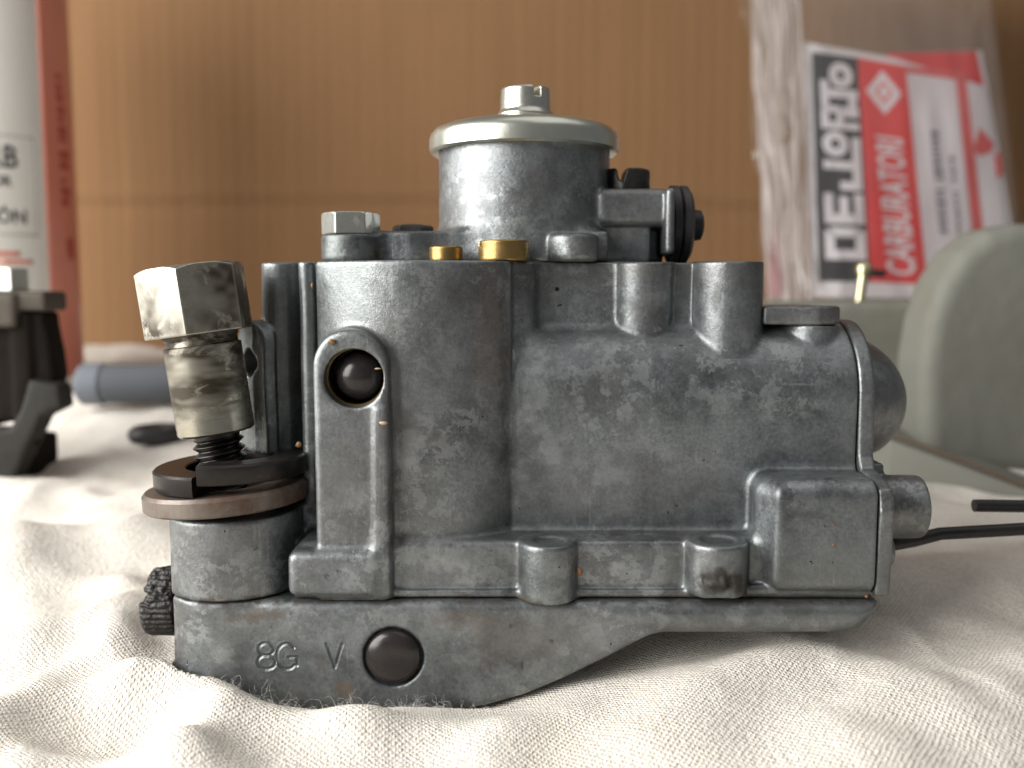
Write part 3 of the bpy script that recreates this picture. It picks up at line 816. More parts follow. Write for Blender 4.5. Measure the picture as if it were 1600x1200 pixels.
Fc.append(list(range(m_))); Fc.append([n * m_ + k for k in range(m_)][::-1])
sharpen(pyd('ring', V, Fc, M['dark_washer'], sw), 40)

# =================================================================== cloth
RIDGES = []
def ridge(p0, p1, h, w, z=6): RIDGES.append((ON(*p0, z)[:2], ON(*p1, z)[:2], h, w))
ridge((-60, 905), (190, 868), 6.5, 13, 8)
ridge((300, 1190), (335, 1075), 4.0, 6.5, 5)
ridge((215, 1075), (300, 1068), 3.6, 5.0, 5)
ridge((370, 1130), (560, 1150), 3.2, 6, 4)
ridge((560, 1150), (760, 1160), 2.6, 7, 3)
ridge((-60, 1010), (170, 985), 2.4, 8, 6)
ridge((60, 1200), (260, 1190), 2.5, 6, 4)
ridge((-40, 770), (210, 800), 3.0, 12, 12)
ridge((200, 960), (215, 1060), 2.2, 7, 5)
ridge((-100, 640), (250, 650), 3.0, 18, 22)
ridge((1010, 1170), (1230, 1060), 2.0, 7, 5)
ridge((20, 870), (60, 985), 2.6, 6, 9)
ridge((100, 905), (190, 905), 2.2, 4.5, 9)
ridge((-40, 1120), (60, 1075), 2.4, 6, 6)
ridge((195, 1010), (60, 1050), 2.2, 5, 6)
ridge((1250, 960), (1640, 905), 3.2, 11, 9)
ridge((760, 1190), (880, 1150), 1.8, 6, 3)
ridge((1350, 1180), (1700, 1080), 2.2, 12, 5)
VALLEYS = [((130, 1120), (270, 1150), 3.8, 6.5, 5), ((0, 950), (120, 930), 1.5, 7, 6), ((950, 1040), (1150, 1020), 1.2, 8, 6), ((250, 990), (255, 1030), 1.5, 5, 6)]
for a, b, h, w_, z in VALLEYS: ridge(a, b, -h, w_, z)
def cloth_z(x, y):
    x, y = np.asarray(x, float), np.asarray(y, float)
    q_ = np.clip((x + 8) / 36, 0, 1); z = 3.6 + .108 * n0(y) + .02 * n0(-y - 20) + 5.6 * q_ * q_ * (3 - 2 * q_) * np.clip((y + 40) / 32, 0, 1) * np.clip((95 - y) / 60, 0, 1)
    for a, b, h, wd in RIDGES:
        e = b - a; t = np.clip(((x - a[0]) * e[0] + (y - a[1]) * e[1]) / (e @ e), 0, 1)
        dx, dy = x - a[0] - t * e[0], y - a[1] - t * e[1]
        z = z + h * np.exp(-(dx * dx + dy * dy) / (wd * wd))
    p = np.stack([x / 30, y / 30, np.zeros_like(x)], -1)
    z = z + (fbm(p, 3, 5) - .5) * 4.2 + (fbm(p * 2.6, 2, 9) - .5) * 2.6 * np.clip((np.abs(x - 15) - 10) / 40, .25, 1)
    pr_ = np.stack([x / 15 + .3 * y / 15, y / 22 - .2 * x / 15, np.zeros_like(x)], -1)
    z = z + (.32 - np.abs(fbm(pr_, 2, 19) - .5) * 2) * 1.5 * np.clip((np.abs(x - 10) - 5) / 40, .2, 1)
    # folds that run across at the back
    z = z + np.clip((y - 60) / 60, 0, 1) * 1.8 * np.sin(x / 38 + y / 17 + 2.5 * fbm(p * .6, 2, 3))
    # pressed flat by the bowl
    lim = np.where(x < -6, -.4, -.4 + np.clip((x + 8) / 33, 0, 1) * 12.0)
    d_lug = np.hypot(x - LUGX, y - LUGY) - 11.0
    d_rect = np.maximum(np.maximum(LUGX - x, -5.6 - y), np.maximum(x - 64, y - 55))
    d_left = np.maximum(np.maximum(LUGX - 9 - x, LUGY - y), np.maximum(x - 10, y - 45))
    m = np.clip(.5 - np.minimum(np.minimum(d_lug, d_rect), d_left) / 2.0, 0, 1)
    return np.where(m > 0, z * (1 - m) + np.minimum(z, lim) * m, z)
def graded(lo, hi, c0, c1, fine, coarse_growth):
    a = [c0]
    while a[-1] < c1: a.append(a[-1] + fine)
    st_ = fine
    while a[-1] < hi: st_ = min(st_ * coarse_growth, 4); a.append(a[-1] + st_)
    st_ = fine; b = [c0]
    while b[-1] > lo: st_ = min(st_ * coarse_growth, 4); b.append(b[-1] - st_)
    return np.array(b[:0:-1] + a)
gxs = graded(-330, 330, -85, 85, .55, 1.03); gys = graded(-150, 338, -36, 60, .5, 1.03)
GX, GY = np.meshgrid(gxs, gys, indexing='ij'); GZ = cloth_z(GX, GY)
V = np.stack([GX, GY, GZ], -1).reshape(-1, 3)
ni, nj = GX.shape; ii = np.arange(ni * nj).reshape(ni, nj)
Q = np.stack([ii[:-1, :-1], ii[1:, :-1], ii[1:, 1:], ii[:-1, 1:]], -1).reshape(-1, 4)
m, nt, b = mat('cotton_cloth')
c = coords(nt)
wob = N(nt, 'ShaderNodeTexNoise'); wob.inputs['Scale'].default_value = 260; L(nt, c, wob.inputs['Vector'])
va = N(nt, 'ShaderNodeVectorMath', operation='MULTIPLY_ADD'); L(nt, wob.outputs['Color'], va.inputs[0]); va.inputs[1].default_value = (.0006, .0006, .0006); L(nt, c, va.inputs[2])
mp = N(nt, 'ShaderNodeMapping'); mp.inputs['Rotation'].default_value = (0, 0, R_(38)); L(nt, va.outputs[0], mp.inputs[0])
wx = N(nt, 'ShaderNodeTexWave', wave_type='BANDS', bands_direction='X'); wy = N(nt, 'ShaderNodeTexWave', wave_type='BANDS', bands_direction='Y')
for q in (wx, wy):
    q.inputs['Scale'].default_value = 480; q.inputs['Distortion'].default_value = .4; q.inputs['Detail'].default_value = 1; q.inputs['Detail Scale'].default_value = 2
    L(nt, mp.outputs[0], q.inputs['Vector'])
wv = mth(nt, 'MULTIPLY', wx.outputs['Fac'], wy.outputs['Fac'])
fz = noise(nt, c, 1150, 4, .7)
wmask = ramp(nt, noise(nt, c, 55, 3, .6), [(.38, .6), (.62, 1.)])
hh = mth(nt, 'ADD', mth(nt, 'MULTIPLY', wv, wmask), mth(nt, 'MULTIPLY', fz, 3.0))
big = noise(nt, c, 30, 4, .6)
col = mix(nt, big, (.79, .735, .66), (.87, .825, .755))
col = mix(nt, mth(nt, 'MULTIPLY', wmask, ramp(nt, wv, [(0., .35), (.35, 0.)])), col, (.60, .52, .42))
col = mix(nt, .55, col, ramp(nt, fz, [(.34, .72), (.5, .97), (.66, 1.12)]), 'MULTIPLY')
stn = ramp(nt, noise(nt, c, 14, 3, .6), [(.60, 0.), (.72, .35)])
col = mix(nt, stn, col, (.50, .40, .28))
L(nt, col, b.inputs['Base Color']); b.inputs['Roughness'].default_value = .95; b.inputs['Sheen Weight'].default_value = .15
b.inputs['Specular IOR Level'].default_value = .15
bump(nt, b, hh, .85, .00034)
M['cloth'] = m
cl = np_mesh('cloth', V, Q, M['cloth'], None)
tag(cl, 'rumpled off-white woven cotton cloth spread under everything', 'cloth', kind='thing')
# fuzz standing off the cloth
FV, FF = [], []
def fibre(x, y, ln):
    z = float(cloth_z(np.array([x]), np.array([y]))[0]) - .1
    p = Vector((x, y, z)); dv = Vector((random.gauss(0, .7), random.gauss(-.2, .6), random.uniform(.25, 1.))).normalized()
    pts_ = [p.copy()]
    for k in range(5):
        dv = (dv + Vector((random.gauss(0, .6), random.gauss(0, .45), random.gauss(-.15, .5)))).normalized(); p = p + dv * ln / 5; pts_.append(p.copy())
    v, f = tube(pts_, [.013, .013, .012, .011, .009, .007], 3, False)
    o = len(FV); FV.extend(v); FF.extend([tuple(i + o for i in q) for q in f])
for k in range(620):
    px = random.uniform(270, 1000); q = random.random()
    x = X_(px, 1100, -6); y = -6.6 - abs(random.gauss(0, 2.2))
    fibre(x, y, random.uniform(1.0, 3.6) * (1.25 if 380 < px < 720 else .6))
for k in range(900):
    fibre(random.uniform(-75, 75), random.uniform(-30, -8), random.uniform(.5, 1.6))
m, nt, b = mat('cotton_fibre'); b.inputs['Base Color'].default_value = (.84, .81, .75, 1); b.inputs['Roughness'].default_value = .9
M['fibre'] = m
fz_o = pyd('fuzz', FV, FF, M['fibre'], cl); fz_o['kind'] = 'stuff'

# =================================================================== cardboard behind
YW = 330.
nx_, nz_ = 420, 120
xs = np.linspace(-420, 420, nx_); zs_ = np.linspace(20, 420, nz_)
zcr = Z_(322, YW)
GX, GZ = np.meshgrid(xs, zs_, indexing='ij')
p = np.stack([GX / 9., GZ / 140., np.zeros_like(GX)], -1)
yy = YW + (fbm(p, 3, 61) - .5) * .7 + .12 * np.sin(GX * 2 * math.pi / 7.2 + 2.0 * np.sin(GX / 41.)) + (fbm(np.stack([GX / 90, GZ / 90, GX * 0], -1), 2, 65) - .5) * 6
tilt = zcr + 3.5 * np.sin(GX / 120 + 1) + GX * -.02
yy = yy - 1.8 * np.exp(-((GZ - tilt - 2.4) / 2.2) ** 2) + 2.2 * np.exp(-((GZ - tilt + 1.6) / 2.0) ** 2) + np.where(GZ < tilt, (tilt - GZ) * -.05, (GZ - tilt) * .03)
V = np.stack([GX, yy, GZ], -1).reshape(-1, 3); Vb = V.copy(); Vb[:, 1] += 4
ii = np.arange(nx_ * nz_).reshape(nx_, nz_)
Q = np.stack([ii[:-1, :-1], ii[1:, :-1], ii[1:, 1:], ii[:-1, 1:]], -1).reshape(-1, 4)
bd = np.concatenate([ii[:-1, 0], ii[-1, :-1], ii[:0:-1, -1], ii[0, :0:-1]]); bd2 = np.roll(bd, -1); n_ = nx_ * nz_
Q = np.concatenate([Q, Q[:, ::-1] + n_, np.stack([bd2, bd, bd + n_, bd2 + n_], 1)])
m, nt, b = mat('corrugated_cardboard'); c = coords(nt, (1, 1, .12)); c2 = coords(nt)
n1 = noise(nt, c, 130, 5, .6); n2 = noise(nt, c2, 12, 3, .5)
col = mix(nt, n1, (.195, .107, .052), (.225, .126, .063))
col = mix(nt, mth(nt, 'MULTIPLY', n2, .3), col, (.175, .095, .045))
L(nt, col, b.inputs['Base Color']); b.inputs['Roughness'].default_value = .9; b.inputs['Specular IOR Level'].default_value = .12
bump(nt, b, n1, .15, .0006); M['cardboard'] = m
cb = np_mesh('cardboard_panel', np.concatenate([V, Vb]), Q, M['cardboard'], None)
tag(cb, 'brown corrugated cardboard panel with a horizontal crease, standing behind everything', 'cardboard')

# =================================================================== text helper
def text_mesh(s_, bold=False, shear=0.):
    cu = bpy.data.curves.new('t', 'FONT'); cu.body = s_; cu.align_x = 'LEFT'; cu.shear = shear; cu.resolution_u = 3
    if bold: cu.offset = .022
    o = bpy.data.objects.new('t', cu); COL.objects.link(o)
    bpy.context.view_layer.update()
    me = bpy.data.meshes.new_from_object(o.evaluated_get(bpy.context.evaluated_depsgraph_get()))
    V = np.array([v.co[:] for v in me.vertices]); Fc = [tuple(p.vertices) for p in me.polygons]
    bpy.data.objects.remove(o); bpy.data.curves.remove(cu); bpy.data.meshes.remove(me)
    mn, mx = V.min(0), V.max(0)
    V = (V - mn) / np.maximum(mx - mn, 1e-6)
    return V, Fc, (mx - mn)[0] / max((mx - mn)[1], 1e-6)

# =================================================================== spray can (left)
m, nt, b = mat('can_white'); c = coords(nt)
L(nt, mix(nt, noise(nt, c, 30, 3), (.66, .64, .60), (.72, .70, .66)), b.inputs['Base Color']); b.inputs['Roughness'].default_value = .32; b.inputs['Coat Weight'].default_value = .3
M['can_white'] = m
M['can_red'] = plain('can_red', (.60, .20, .14), .35, 0., 60, .08, .02)
M['can_ink'] = plain('can_ink', (.045, .045, .047), .5, 0., 60, .1, .02)
M['can_grey'] = plain('can_grey', (.42, .41, .40), .5, 0., 60, .08, .02)
M['can_redink'] = plain('can_red_ink', (.40, .06, .045), .5, 0., 60, .1, .02)
CY = 235.; ce = P(124, 400, CY); CR = 33.; 
va_ = math.atan2(ce[0], CY + D0)            # tangent point: right rim of the silhouette
cc = np.array([ce[0] - CR * math.cos(va_), CY + CR * math.sin(va_)])
can = empty('spray_can'); tag(can, 'tall white aerosol can with a red side band and black lettering at the left edge', 'can')
cz0 = float(cloth_z(np.array([cc[0]]), np.array([cc[1] - 20]))[0]) - 1
can.location = (cc[0] * .001, cc[1] * .001, cz0 * .001)
lathe_obj('shell', [(CR - 3, 0), (CR - 1, .2), (CR + .2, 1.2), (CR + .2, 2.6), (CR - .6, 3.5), (CR, 4.6), (CR, 176), (CR - .7, 177), (CR + .2, 178.4), (CR - .3, 179.8), (CR - 5, 186), (14, 190), (13, 190)], M['can_white'], can, n=160)
def can_pt(th, z, off): return ((CR + off) * math.sin(th), -(CR + off) * math.cos(th), z - cz0)
th_c = -va_                                   # angle that faces the camera...
th_v = math.atan2(-cc[0], cc[1] + D0)         # azimuth from the can to the camera (towards +x)
def px_th(px):                                # angle on the can seen at that pixel column
    t = math.atan2((px - 800) / F_PX, 1.)
    ctr = math.atan2(cc[0], cc[1] + D0); dist = math.hypot(cc[0], cc[1] + D0)
    sn = math.sin(t - ctr) * dist / CR
    return th_v + math.asin(max(-.999, min(.999, sn))) + (t - ctr) * 0
def can_z(py): return Z_(py, cc[1] - CR * .85)
def can_patch(name, th0, th1, z0, z1, off, mat_, parent, n=14):
    V, Fc = [], []
    for i in range(n + 1):
        th = th0 + (th1 - th0) * i / n
        V += [can_pt(th, z0, off), can_pt(th, z1, off), can_pt(th, z1, .01), can_pt(th, z0, .01)]
    for i in range(n):
        a = i * 4
        for k in range(4): Fc.append((a + k, a + (k + 1) % 4, a + 4 + (k + 1) % 4, a + 4 + k))
    Fc += [(3, 2, 1, 0), (n * 4, n * 4 + 1, n * 4 + 2, n * 4 + 3)]
    return pyd(name, V, Fc, mat_, parent)
band = can_patch('red_band', px_th(76), px_th(123) + .9, cz0 + 5, cz0 + 175, .06, M['can_red'], can, 30)
def can_text(s_, th0, th1, zz0, zz1, mat_, parent, name='lettering', bold=True, rot=False, off=.12):
    V, Fc, asp = text_mesh(s_, bold)
    if rot: V = np.stack([1 - V[:, 1], V[:, 0]], 1)
    return pyd(name, [can_pt(th0 + (th1 - th0) * v[0], zz0 + (zz1 - zz0) * v[1], off) for v in V], Fc, mat_, parent)
can_text('RB', px_th(-6), px_th(38), can_z(260), can_z(224), M['can_ink'], can)
can_text('OR', px_th(-2), px_th(28), can_z(290), can_z(272), M['can_ink'], can)
can_text('IÓN', px_th(-4), px_th(46), can_z(348), can_z(320), M['can_ink'], can)
fr = can_patch('label_border', px_th(60), px_th(62), can_z(365), can_z(208), .1, M['can_grey'], can, 2)
can_patch('label_border', px_th(-30), px_th(62), can_z(210), can_z(207), .1, M['can_grey'], can, 8)
can_patch('label_border', px_th(-30), px_th(62), can_z(367), can_z(364), .1, M['can_grey'], can, 8)
for (a, b_, y0, y1) in ((-10, 34, 400, 392), (4, 52, 412, 405)): can_patch('red_line', px_th(a), px_th(b_), can_z(y0), can_z(y1), .1, M['can_red'], can, 6)
random.seed(3)
yv = 90
while yv < 330:
    hgt = random.choice((7, 9, 11, 14)); 
    if random.random() < .78: can_patch('band_lettering', px_th(100), px_th(111 + random.uniform(-3, 6)), can_z(yv + hgt), can_z(yv), .12, M['can_redink'], band, 3)
    yv += hgt + random.choice((3, 4, 7))
can_patch('band_lettering', px_th(106), px_th(118), can_z(402), can_z(366), .12, M['can_redink'], band, 3)

# =================================================================== dark engine part at the left edge
M['soot'] = plain('sooty_iron', (.010, .0075, .006), .8, 0., 160, .5, .5, .0008)
M['dull_plate'] = plain('dull_plate', (.075, .066, .055), .6, .2, 120, .35, .3)
M['grey_flange'] = plain('grey_flange', (.032, .031, .028), .6, .2, 120, .35, .3)
for k_ in ('soot', 'dull_plate', 'grey_flange'): M[k_].node_tree.nodes['Principled BSDF'].inputs['Specular IOR Level'].default_value = .08
eng = empty('engine_part'); ye = 105.
tag(eng, 'dark oily engine part with grey top plate and shiny hex bolt, at the left edge', 'engine part')
def fieldobj(name, prims, lo, hi, h, mat_, parent, amp=.4, seed=1):
    f = Field(lo, hi, h)
    for pr_, k in prims: f.add(pr_, k)
    V, Q = f.mesh(); V = V + (np.stack([fbm(V / 5., 3, seed + i) - .5 for i in range(3)], 1)) * amp
    return np_mesh(name, V, Q, mat_, parent)
e_x1 = X_(106, 480, ye + 12); zpl1, zpl0 = Z_(455, ye), Z_(487, ye)
xl = X_(-190, 480, ye)
zfl = Z_(700, ye)
fieldobj('body', [(prism_xz([(xl + 2, zfl), (X_(90, 640, ye + 9), Z_(650, ye)), (X_(104, 560, ye + 9), Z_(590, ye)), (X_(90, 490, ye + 9), zpl0 - .1), (xl + 2, zpl0 - .1)], ye + 1.5, ye + 11, 1.5), 0),
                  (rbox(X_(12, 500, ye), X_(46, 500, ye), ye, ye + 4, zfl, zpl0 - .1, 1.5), 1.)], (xl - 2, ye - 4, zfl - 4), (e_x1 + 4, ye + 34, zpl1 + 2), .9, M['soot'], eng, 1.0, 121)
fieldobj('top_plate', [(rbox(xl, e_x1, ye - .5, ye + 12.5, zpl0 + .1, zpl1, 1.0), 0), (rbox(xl, X_(30, 500, ye), ye - 2, ye + 20, Z_(512, ye), zpl1 - .5, 1.0), .8)], (xl - 2, ye - 4, zpl0 - 6), (e_x1 + 2, ye + 36, zpl1 + 2), .8, M['dull_plate'], eng, .4, 131)
zlow = float(cloth_z(np.array([X_(60, 640, ye)]), np.array([ye]))[0])
fieldobj('flange', [(prism_xz([(xl, zlow - 3), (X_(15, 700, ye), zlow - 3), (X_(70, 645, ye), Z_(652, ye)), (X_(116, 630, ye + 5), Z_(636, ye)), (X_(110, 600, ye + 5), Z_(600, ye)), (X_(50, 595, ye), Z_(592, ye)), (X_(36, 640, ye), Z_(640, ye)), (X_(20, 690, ye), Z_(668, ye)), (xl, Z_(668, ye))], ye - 2, ye + 6, 1.2), 0)], (xl - 2, ye - 4, zlow - 6), (X_(120, 600, ye) + 3, ye + 16, Z_(585, ye) + 2), .8, M['grey_flange'], eng, .5, 141)
fieldobj('foot', [(rbox(xl, X_(20, 700, ye), ye + 2, ye + 26, zlow - 6, zfl + 1, 1.5), 0)], (xl - 2, ye, zlow - 9), (X_(20, 700, ye) + 2, ye + 28, zfl + 3), .9, M['soot'], eng, .8, 151)
hex_head('hex_bolt', 5.0, Z_(419, ye + 8) - zpl1, M['nickel'], eng, (X_(16, 440, ye + 8), ye + 8, zpl1), R_(0))

# =================================================================== small things on the cloth at the left
oc = None
for zq in np.arange(45, 0, -.25):                  # where that line of sight meets the cloth
    q = ON(246, 679, zq)
    if float(cloth_z(q[:1], q[1:2])[0]) + 2 >= zq: oc = q; break
V, Fc = [], []
ring_ = empty('rubber_ring'); tag(ring_, 'black rubber ring lying on the cloth behind the leaning bolt', 'ring')
ring_.location = oc * .001
rz = float(cloth_z(np.array([oc[0]]), np.array([oc[1]]))[0])
ra, rb = 6.2, 2.6
for i in range(48):
    a = 2 * math.pi * i / 48
    for k in range(14):
        q = 2 * math.pi * k / 14
        V.append(((ra + rb * math.cos(q)) * math.cos(a), (ra + rb * math.cos(q)) * math.sin(a), rz - oc[2] + 1.9 + rb * math.sin(q)))
for i in range(48):
    for k in range(14):
        i2, k2 = (i + 1) % 48, (k + 1) % 14; Fc.append((i * 14 + k, i2 * 14 + k, i2 * 14 + k2, i * 14 + k2))
pyd('ring_body', V, Fc, M['rubber'], ring_)
M['blue_steel'] = plain('grey_blue_tube', (.072, .078, .088), .8, 0., 60, .25, .1)
M['blue_light'] = plain('pale_blue_end', (.12, .133, .155), .7, 0., 60, .15, .1)
tb = empty('metal_tube'); tag(tb, 'blurred blue-grey metal tube lying on the cloth behind the leaning bolt', 'tube')
ty = 175.; tz = Z_(640, ty)
t0, t1 = X_(128, 605, ty), X_(520, 600, ty)
tzc = float(np.max(cloth_z(np.linspace(t0, t1, 12), np.full(12, ty)))) + 5.0
tb.location = (t0 * .001, ty * .001, Z_(600, ty) * .001)
tr_ = 6.8
lathe_obj('pipe', [(tr_ - 1.6, 8), (tr_, 8), (tr_, t1 - t0), (tr_ - 1.6, t1 - t0)], M['blue_steel'], tb, rot=RY, n=48, closed=True)
lathe_obj('collar', [(tr_ - 1.8, 0), (tr_ - .4, 0), (tr_ + .4, 1), (tr_ + .4, 7.9), (tr_ - 1.8, 7.9)], M['blue_light'], tb, rot=RY, n=48, closed=True)

# =================================================================== grey-green housing at the right
m, nt, b = mat('grey_green_paint'); c = coords(nt)
n1 = noise(nt, c, 40, 4, .55); n2 = noise(nt, c, 22, 4, .6, .4)
col = mix(nt, n1, (.165, .166, .142), (.205, .206, .178))
col = mix(nt, ramp(nt, n2, [(.50, 0.), (.68, .6)]), col, (.14, .125, .09))
L(nt, col, b.inputs['Base Color']); b.inputs['Roughness'].default_value = .62; b.inputs['Specular IOR Level'].default_value = .25
bump(nt, b, noise(nt, c, 500, 3), .1, .0002); M['green_grey'] = m
M['brown_seam'] = plain('brown_gasket', (.085, .06, .038), .7, 0., 120, .4, .3)
hs = empty('filter_housing'); tag(hs, 'large rounded grey-green painted housing at the right edge behind the carburettor', 'housing')
yh = 118.
Zb_h = 10.
yk = yh + 22
cov_pts = [(X_(1398, 640, yk), Zb_h + 4), (X_(1394, 560, yk), Z_(560, yk)), (X_(1402, 500, yk), Z_(500, yk)), (X_(1423, 440, yk), Z_(440, yk)), (X_(1453, 395, yk), Z_(395, yk)), (X_(1490, 366, yk), Z_(366, yk)), (X_(1530, 356, yk), Z_(356, yk)), (X_(1760, 352, yk), Z_(352, yk)), (X_(1760, 700, yk), Zb_h + 4)]
fieldobj('cover', [(prism_xz(cov_pts, yh, yh + 22, 5.0, 0.), 0)], (X_(1380, 560, yh) - 4, yh - 4, 2), (X_(1850, 560, yh) + 4, yh + 70, Z_(345, yh) + 4), 1.0, M['green_grey'], hs, .4, 161)
yb = 136.
fieldobj('base', [(prism_xz([(X_(1180, 600, yb), Zb_h + 4), (X_(1180, 500, yb), Z_(486, yb)), (X_(1225, 472, yb), Z_(474, yb)), (X_(1480, 466, yb), Z_(468, yb)), (X_(1480, 700, yb), Zb_h + 4)], yb, yb + 50, 3.0), 0)], (X_(1170, 500, yb) - 3, yb - 4, 6), (X_(1490, 500, yb) + 3, yb + 54, Z_(462, yb) + 3), 1.0, M['green_grey'], hs, .5, 171)
# rim along its foot with a brown gasket line, coming forward to the right
r0 = P(1405, 683, 115); r1 = P(1620, 766, 92)
V, Fc = tube([r0 + np.array([-6, 8, 1.0]), r0, r0 * .6 + r1 * .4 + np.array([0, 0, .3]), r1, r1 * 2 - (r0 + r1) / 2], .7, 10); pyd('gasket', V, Fc, M['brown_seam'], hs)
dr_ = r1 - r0
pts_ = [r0 + np.array([-2, 1.5, -1]), r1 + np.array([0, .5, -1]), r1 + dr_ * .5 + np.array([0, .5, -1])]
V, Fc = [], []
for q in pts_:
    zf = 6.
    for oy, oz in ((0, 0), (24, 4), (30, -q[2] + zf), (1.5, -q[2] + zf)): V.append((q[0], q[1] + oy, q[2] + oz))
for i in range(2):
    for k in range(4): Fc.append((i * 4 + k, i * 4 + (k + 1) % 4, i * 4 + 4 + (k + 1) % 4, i * 4 + 4 + k))
Fc += [(3, 2, 1, 0), (8, 9, 10, 11)]
bevelled(pyd('rim', V, Fc, M['green_grey'], hs), 1.0, 3)

# pale screw standing on the housing base
M['yellow_zinc'] = steel('yellow_zinc', (.66, .62, .40), (.54, .50, .30), (.2, .17, .1), .62, .8, .3)
ps = empty('small_screw'); tag(ps, 'small pale yellow screw with a dark clip, standing in front of the plastic bag', 'screw')
yp = 150.; pb = P(1343, 470, yp); pt = P(1351, 412, yp); ps.location = pb * .001
dv = pt - pb; hl = np.linalg.norm(dv); ps.rotation_euler = (0, math.atan2(dv[0], dv[2]), 0)
k_ = (D0 + yp) / F_PX
lathe_obj('shaft', [(7.5 * k_, -1), (7.5 * k_, hl - 15 * k_), (.1, hl - 15 * k_)], M['yellow_zinc'], ps, n=32)
lathe_obj('screw_head', [(8 * k_, hl - 16 * k_), (12 * k_, hl - 14 * k_), (12.5 * k_, hl - 4 * k_), (10 * k_, hl), (.1, hl + .2)], M['yellow_zinc'], ps, n=32)
V, Fc = box_vf(9 * k_, 33 * k_, -1.6, 1.6, hl - 18 * k_, hl - 7 * k_)
bevelled(pyd('clip', V, Fc, M['dark_steel'], ps), .5)

# =================================================================== plastic bag with printed card
bag = empty('parts_bag'); tag(bag, 'clear plastic bag with a red, black and white printed card leaning against the cardboard', 'plastic bag')
M['p_white'] = plain('card_white', (.84, .80, .81), .5, 0., 80, .05, .03)
M['p_black'] = plain('card_black', (.022, .021, .022), .5, 0., 80, .2, .03)
M['p_red'] = plain('card_red', (.80, .045, .04), .5, 0., 80, .1, .03)
M['p_pink'] = plain('card_faded_red', (.78, .12, .11), .5, 0., 80, .1, .03)
M['p_dark'] = plain('leaflet_dark_red', (.36, .05, .07), .5, 0., 80, .1, .03)
M['p_grey'] = plain('card_grey_ink', (.26, .25, .27), .6, 0., 80, .1, .03)
YT, YB = 268., 228.
cTL, cTR, cBL, cBR = P(1268, 82, YT), P(1508, 110, YT), P(1280, 440, YB), P(1545, 442, YB)
def ray_plane(px, py, p0, n_):
    a, b_ = (px - 800) / F_PX, (600 - py) / F_PX
    d_ = np.array([a, CP + SP * b_, -SP + CP * b_]); o_ = np.array([0, -D0, ZC])
    return o_ + d_ * (((p0 - o_) @ n_) / (d_ @ n_))
_n = np.cross(cBR - cBL, cTL - cBL); cTR = ray_plane(1508, 110, cBL, _n)
def cq(u, v): return cBL * (1 - u) * (1 - v) + cBR * u * (1 - v) + cTL * (1 - u) * v + cTR * u * v
cn = np.cross(cBR - cBL, cTL - cBL); cn = cn / np.linalg.norm(cn)        # towards the camera
if cn[1] > 0: cn = -cn
def patch(name, uv, off, mat_, parent, th=.12):
    """flat polygon (u,v list) raised off the card"""
    A = [cq(u, v) + cn * off for u, v in uv]; B = [cq(u, v) + cn * (off - th) for u, v in uv]; n = len(A)
    Fc = [tuple(range(n)), tuple(range(2 * n - 1, n - 1, -1))] + [(i, n + i, n + (i + 1) % n, (i + 1) % n) for i in range(n)]
    return pyd(name, A + B, Fc, mat_, parent, smooth=False)
def rect(u0, u1, v0, v1): return [(u0, v0), (u1, v0), (u1, v1), (u0, v1)]
# a second leaflet behind
patch('back_leaflet', [(.05, -.06), (1.22, -.07), (1.14, 1.13), (.52, 1.055)], -2.0, M['p_white'], bag, .4)
patch('leaflet_red', [(-.29, -.05), (-.21, -.05), (-.23, .20), (-.26, .34)], -1.6, M['p_dark'], bag, .3)
patch('leaflet_red', [(.50, 1.05), (1.10, 1.12), (1.13, .90), (.60, .97)], -1.6, M['p_red'], bag, .3)
card = patch('card', [(-.045, -.06), (1.15, -.07), (1.11, .93), (.55, 1.02), (-.055, 1.045)], 0, M['p_white'], bag, .5)
patch('black_panel', rect(0, .30, 0, 1), .25, M['p_black'], card)
patch('red_panel', [(.30, -.0), (.635, -.01), (.61, .985), (.30, 1.0)], .25, M['p_red'], card)
patch('red_frame', [(.61, .985), (1.0, .985), (.995, .945), (.61, .955)], .25, M['p_pink'], card)
patch('red_frame', [(.935, -.02), (1.0, -.02), (1.0, .95), (.93, .95)], .25, M['p_pink'], card)
patch('red_mark', [(1.0, .62), (1.05, .72), (1.13, .645), (1.10, .60), (1.02, .58)], .25, M['p_pink'], card)
patch('red_mark', [(1.12, .48), (1.16, .5), (1.16, .62), (1.12, .58)], .25, M['p_pink'], card)
# word on the black panel, reading upwards: strokes in a cell (x along v, y from the baseline to the left)
def stroke(name, pts, parent, mat_, v0, v1, ub, ut, off):
    return patch(name, [(ub + (ut - ub) * y, v0 + (v1 - v0) * x) for x, y in pts][::-1], off, mat_, parent)
def bars(v0, v1, rects, y0=0., y1=1., mat_=None):
    ub, ut = .285, .035
    for (a, b_, c_, d_) in rects:
        stroke('letter', [(a, y0 + (y1 - y0) * c_), (b_, y0 + (y1 - y0) * c_), (b_, y0 + (y1 - y0) * d_), (a, y0 + (y1 - y0) * d_)], card, M['p_white'], v0, v1, ub, ut, .4)
def ringl(v0, v1, y0, y1, t=.34):
    ub, ut = .285, .035
    n = 20; A = []; 
    vc, vr = (v0 + v1) / 2, (v1 - v0) / 2; yc, yr = (y0 + y1) / 2, (y1 - y0) / 2
    V = []
    for i in range(n):
        a = 2 * math.pi * i / n
        for rr in (1, t): V.append(cq(ub + (ut - ub) * (yc + yr * rr * math.sin(a)), vc + vr * rr * math.cos(a)) + cn * .4)
    Fc = [(2 * i, 2 * ((i + 1) % n), 2 * ((i + 1) % n) + 1, 2 * i + 1) for i in range(n)]
    pyd('letter', V, Fc, M['p_white'], card, smooth=False)
bars(.09, .225, [(0, .30, 0, .98), (.3, .9, 0, .24), (.3, .9, .74, .98), (.70, 1., .14, .84)])                # D
